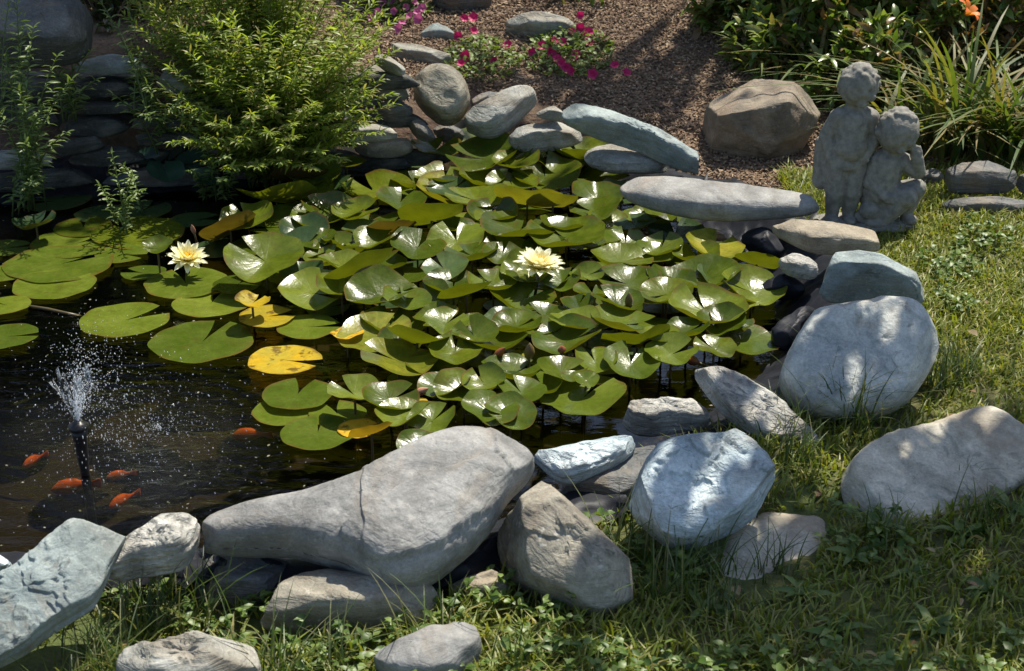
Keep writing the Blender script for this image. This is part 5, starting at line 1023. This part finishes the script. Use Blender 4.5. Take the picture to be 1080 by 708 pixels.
bush('bush', at(1075, 4.8), .30, .25, .6, 2400, MIDLEAF, 'tall leafy bush at the top right corner', 24)
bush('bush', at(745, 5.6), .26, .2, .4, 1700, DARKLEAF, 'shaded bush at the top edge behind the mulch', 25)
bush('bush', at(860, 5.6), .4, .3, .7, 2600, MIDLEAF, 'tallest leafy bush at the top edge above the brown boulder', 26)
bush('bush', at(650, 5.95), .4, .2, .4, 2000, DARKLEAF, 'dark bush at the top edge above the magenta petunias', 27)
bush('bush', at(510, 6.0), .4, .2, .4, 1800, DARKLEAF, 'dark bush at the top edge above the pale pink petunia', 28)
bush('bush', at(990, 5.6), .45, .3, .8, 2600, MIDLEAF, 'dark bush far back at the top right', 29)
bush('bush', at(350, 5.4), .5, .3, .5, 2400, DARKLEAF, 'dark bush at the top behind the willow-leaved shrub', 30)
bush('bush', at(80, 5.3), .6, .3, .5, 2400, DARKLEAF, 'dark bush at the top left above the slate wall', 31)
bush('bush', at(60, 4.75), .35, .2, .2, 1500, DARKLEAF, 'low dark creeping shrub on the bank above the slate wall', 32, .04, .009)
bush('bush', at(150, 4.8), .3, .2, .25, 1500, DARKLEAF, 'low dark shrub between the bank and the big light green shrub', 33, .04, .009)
bush('bush', at(925, 4.5), .22, .12, .3, 1500, MIDLEAF, 'leafy plant filling the space right behind both statue children', 37, .06, .011)
bush('bush', at(830, 4.75), .22, .14, .22, 1300, MIDLEAF, 'short leafy plant between brown boulder and statue', 38, .06, .011)
bush('bush', at(1010, 4.6), .3, .16, .3, 1300, REDLEAF, 'reddish brown withered plant behind the daylilies', 34, .05, .008)
bush('bush', at(120, 4.5), .2, .12, .16, 900, DARKLEAF, 'small dark plant beside the leaning slab at the top left', 35, .035, .008)
bush('bush', at(200, 4.6), .2, .12, .2, 900, DARKLEAF, 'small dark plant behind the left edge of the big light green shrub', 36, .035, .008)
# daylily clumps
def strap(px, py, n_, ln0, label, rs, flower=None):
    c = hit(px, py)
    rg = np.random.default_rng(rs); root = empty('daylily', c); base = np.stack([rg.normal(0, .05, n_), rg.normal(0, .04, n_), np.zeros(n_) - .01], 1)
    V, Fa = blades(base, rg.uniform(0, 2 * math.pi, n_), ln0 * rg.uniform(.5, 1.15, n_), rg.uniform(.005, .0095, n_), rg.uniform(.3, 1.5, n_), seg=9, droop=1.25); mesh('foliage', V, Fa, STRAP, root)
    if flower is not None:
        fl = np.array(flower) - c; V, Fa = tubes_np([[(0, 0, 0), tuple(fl * .5 + np.array([.02, 0, .02])), tuple(fl)]], .003, .002, 5); mesh('flower_stalk', V, Fa, STEM, root)
        fb = empty('flower', fl); fb.parent = root; fb.rotation_euler = (R(20), R(35), 0)
        V = []; Fc = []
        for k in range(6):
            a_ = k * math.pi / 3; b = len(V)
            for i in range(7):
                t_ = i / 6; w2 = .011 * math.sin(math.pi * (t_ * .9 + .08)) ** .7; x_ = .048 * t_; z_ = .03 * math.sin(t_ * 2.2)
                for s_ in (-1, 1): V.append((x_ * math.cos(a_) - s_ * w2 * math.sin(a_), x_ * math.sin(a_) + s_ * w2 * math.cos(a_), z_))
            for i in range(6): Fc.append((b + i * 2, b + i * 2 + 1, b + i * 2 + 3, b + i * 2 + 2))
        mesh('petals', V, Fc, ORANGE, fb)
    tag(root, label, 'daylily', 'daylily clumps behind the lawn')
strap(1010, 168, 110, .5, 'daylily clump with an orange flower above the edging stones', 41, PY(1018, 16, 4.35))
strap(1066, 172, 110, .46, 'yellowing daylily clump at the right edge behind the edging stones', 42)
strap(965, 160, 60, .4, 'arching daylily clump just right of the statue', 43)
strap(1100, 120, 110, .55, 'daylily clump partly cut by the right edge', 44)
strap(905, 60, 40, .3, 'daylily clump deep in the bed above the statue', 45)
strap(1040, 130, 90, .36, 'green daylily clump behind the shaded edging stones', 47)
strap(935, 120, 26, .3, 'sparse daylily clump between the statue heads and dark bush', 48)
strap(825, 78, 60, .24, 'low strap-leaved clump behind the brown boulder', 49)
strap(872, 96, 70, .3, 'strap-leaved clump just behind the standing child statue', 50)
strap(985, 80, 90, .34, 'strap-leaved clump in the middle of the bed right of the statue', 54)
strap(1060, 70, 90, .36, 'strap-leaved clump high at the right edge', 55)
strap(610, 0, 34, .26, 'low strap-leaved clump at the top edge above the petunias', 46)

# ------------------------------------------------------------------ trees that shade the bed and stand in the water's reflection
def tree(c, th, crowns, n, label, rs, ll=.09, lw=.028, cat_='tree', trunk_r=.09, per=26, jit=1.2):
    rg = np.random.default_rng(rs); c = np.array(c, float); root = empty('tree', c); ch = []; L = []
    tot = sum(r_[3] * r_[4] * r_[5] for r_ in crowns); top = np.array([0, 0, th]); tw_ = []
    V, Fc = tube([(0, 0, -.1), (.02, .01, th * .4), (-.03, .02, th * .75), tuple(top)], trunk_r, trunk_r * .6, 12); mesh('trunk', V, Fc, BARK, root)
    for (x, y, z, rx, ry, rz) in crowns:
        cc = np.array([x, y, z]) - c; twig = rx < .06; m_ = 12 if twig else int(n * rx * ry * rz / tot); u = rg.normal(0, 1, (m_, 3)); u /= np.linalg.norm(u, axis=1)[:, None]
        nc = 5 if twig else max(8, m_ // per); cu = rg.normal(0, 1, (nc, 3)); cu /= np.linalg.norm(cu, axis=1)[:, None]; ce = cu * (rg.random(nc) ** .4)[:, None] * np.array([rx, ry, rz]) + cc
        ii = rg.integers(0, nc, m_); Pn = ce[ii] + rg.normal(0, ll * jit, (m_, 3)); D_ = rg.normal(0, 1, (m_, 3)); D_[:, 2] = D_[:, 2] * (.3 if twig else 1) - .2; L.append(leaves(Pn, D_, ll * rg.uniform(.6, 1.2, m_), lw * (1.3 if twig else 1) * rg.uniform(.7, 1.2, m_), .2, .2, rg))
        if twig:
            tw_.append([tuple(cc + np.array([.45, .25, .22])), tuple(cc + np.array([.2, .1, .1])), tuple(cc)]); continue
        ch.append([tuple(top * .7), tuple((top * .9 + cc) / 2 + np.array([0, 0, .15])), tuple(cc)])
        for k in range(0, nc, 3): ch.append([tuple(cc * .8 + top * .2), tuple((cc + ce[k]) / 2), tuple(ce[k])])
    V, Fa = tubes_np(ch, trunk_r * .28, .006, 6); mesh('limbs', V, Fa, BARK, root)
    if tw_:
        mid = np.mean([q_[0] for q_ in tw_], 0); bough = [[tuple(top * .8), tuple((top + mid) / 2 + np.array([0, 0, .25])), tuple(mid)]] + [[tuple(mid), tuple((mid + np.array(q_[0])) / 2 + np.array([0, 0, .04])), q_[0]] for q_ in tw_[::2]]
        V, Fa = cat([tubes_np(tw_, .003, .0015, 5), tubes_np(bough, .009, .003, 5)]); mesh('twigs', V, Fa, BARK, root)
    V, Fa = cat(L); mesh('crown', V, Fa, TREELEAF, root); tag(root, label, cat_)
def tow(p, t_): p = np.array(p); q_ = p + np.array(SDIR) * t_; return q_
# dappled shade: boughs placed up-sun of what they shade, well above the frame
sh = []
# small twig ends whose shade falls on the right-hand rocks
for px, py in [(868, 332), (895, 348), (922, 338), (945, 332), (930, 368), (955, 388), (945, 412), (858, 362), (884, 374), (846, 392), (968, 404), (872, 418), (985, 350), (910, 392),
               (702, 498), (722, 484), (715, 542), (792, 522), (968, 470), (984, 502), (1004, 472), (1024, 458), (1062, 470),
               (940, 532), (1085, 455), (930, 480), (640, 568), (652, 622), (792, 432), (762, 410), (915, 560), (780, 590), (830, 570)]:
    q_ = tow(P(px, py, .18), 1.7); sh.append((q_[0], q_[1], q_[2], .034, .034, .03))
for (px, py, z, t_, rx, rz) in [(930, 625, .05, 2.6, .3, .17), (1060, 610, .05, 2.6, .3, .17), (800, 665, .05, 2.6, .2, .15), (1130, 500, .1, 2.6, .22, .12), (700, 640, .05, 2.6, .12, .12), (880, 680, .05, 2.6, .25, .15)]:
    q_ = tow(P(px, py, z), t_); sh.append((q_[0], q_[1], q_[2], rx, rx, rz))
tree((3.1, 4.6, tz(3.1, 4.6)), 2.6, sh, 1050, 'small spreading tree over the right side of the lawn', 51, .06, .024, per=9, jit=.45)
sh = []
for (px, py, z, t_, rx, rz) in [(0, 30, .4, 3.2, .42, .3), (20, 120, .25, 3.2, .36, .3), (70, 170, .1, 3.2, .3, .3), (10, 200, .05, 3.2, .3, .25)]:
    q_ = tow(P(px, py, z), t_); sh.append((q_[0], q_[1], q_[2], rx, rx * .8, rz))
sh += [(-2.2, 7.4, 3.6, 1.1, .9, 1.1), (-.9, 7.8, 4.2, 1.0, .9, 1.2)]
tree((-1.9, 7.4, tz(-1.9, 7.4)), 3.4, sh, 22000, 'leafy tree beyond the slate wall', 52, .1, .032)
sh = []
for (px, py, z, t_, rx, rz) in [(680, 45, .35, 3.0, .22, .2), (640, 20, .4, 3.0, .25, .2), (720, 20, .4, 3.0, .25, .2)]:
    q_ = tow(P(px, py, z), t_); sh.append((q_[0], q_[1], q_[2], rx, rx, rz))
sh += [(2.6, 8.6, 3.4, .9, .8, 1.1)]
tree((2.5, 8.4, tz(2.5, 8.4)), 3.0, sh, 9000, 'leafy tree beyond the back bed', 53, .09, .03)
k = 0
for (x, y, h_, rx) in [(-7.5, 10.5, 4.2, 2.0), (-5.0, 9.8, 4.2, 1.7), (-2.9, 10.4, 4.6, 1.6), (-.9, 10.2, 4.0, 1.0), (3.4, 10.5, 4.0, 1.2), (5.4, 9.6, 4.2, 1.8), (8.2, 9.0, 4.0, 1.8)]:
    k += 1; z = tz(x, y)
    tree((x, y, z), h_ * .6, [(x, y, z + h_ * .62, rx, 1.1, h_ * .42), (x + .4, y - .2, z + h_ * .95, rx * .7, .9, h_ * .3), (x - .3, y - .3, z + 1.0, rx, .9, 1.0)], 9000,
         ['leftmost', 'second from left', 'third from left', 'fourth from left', 'fifth from left', 'sixth from left', 'rightmost'][k - 1] + ' of the dense trees far behind the garden', 60 + k, .17, .06)
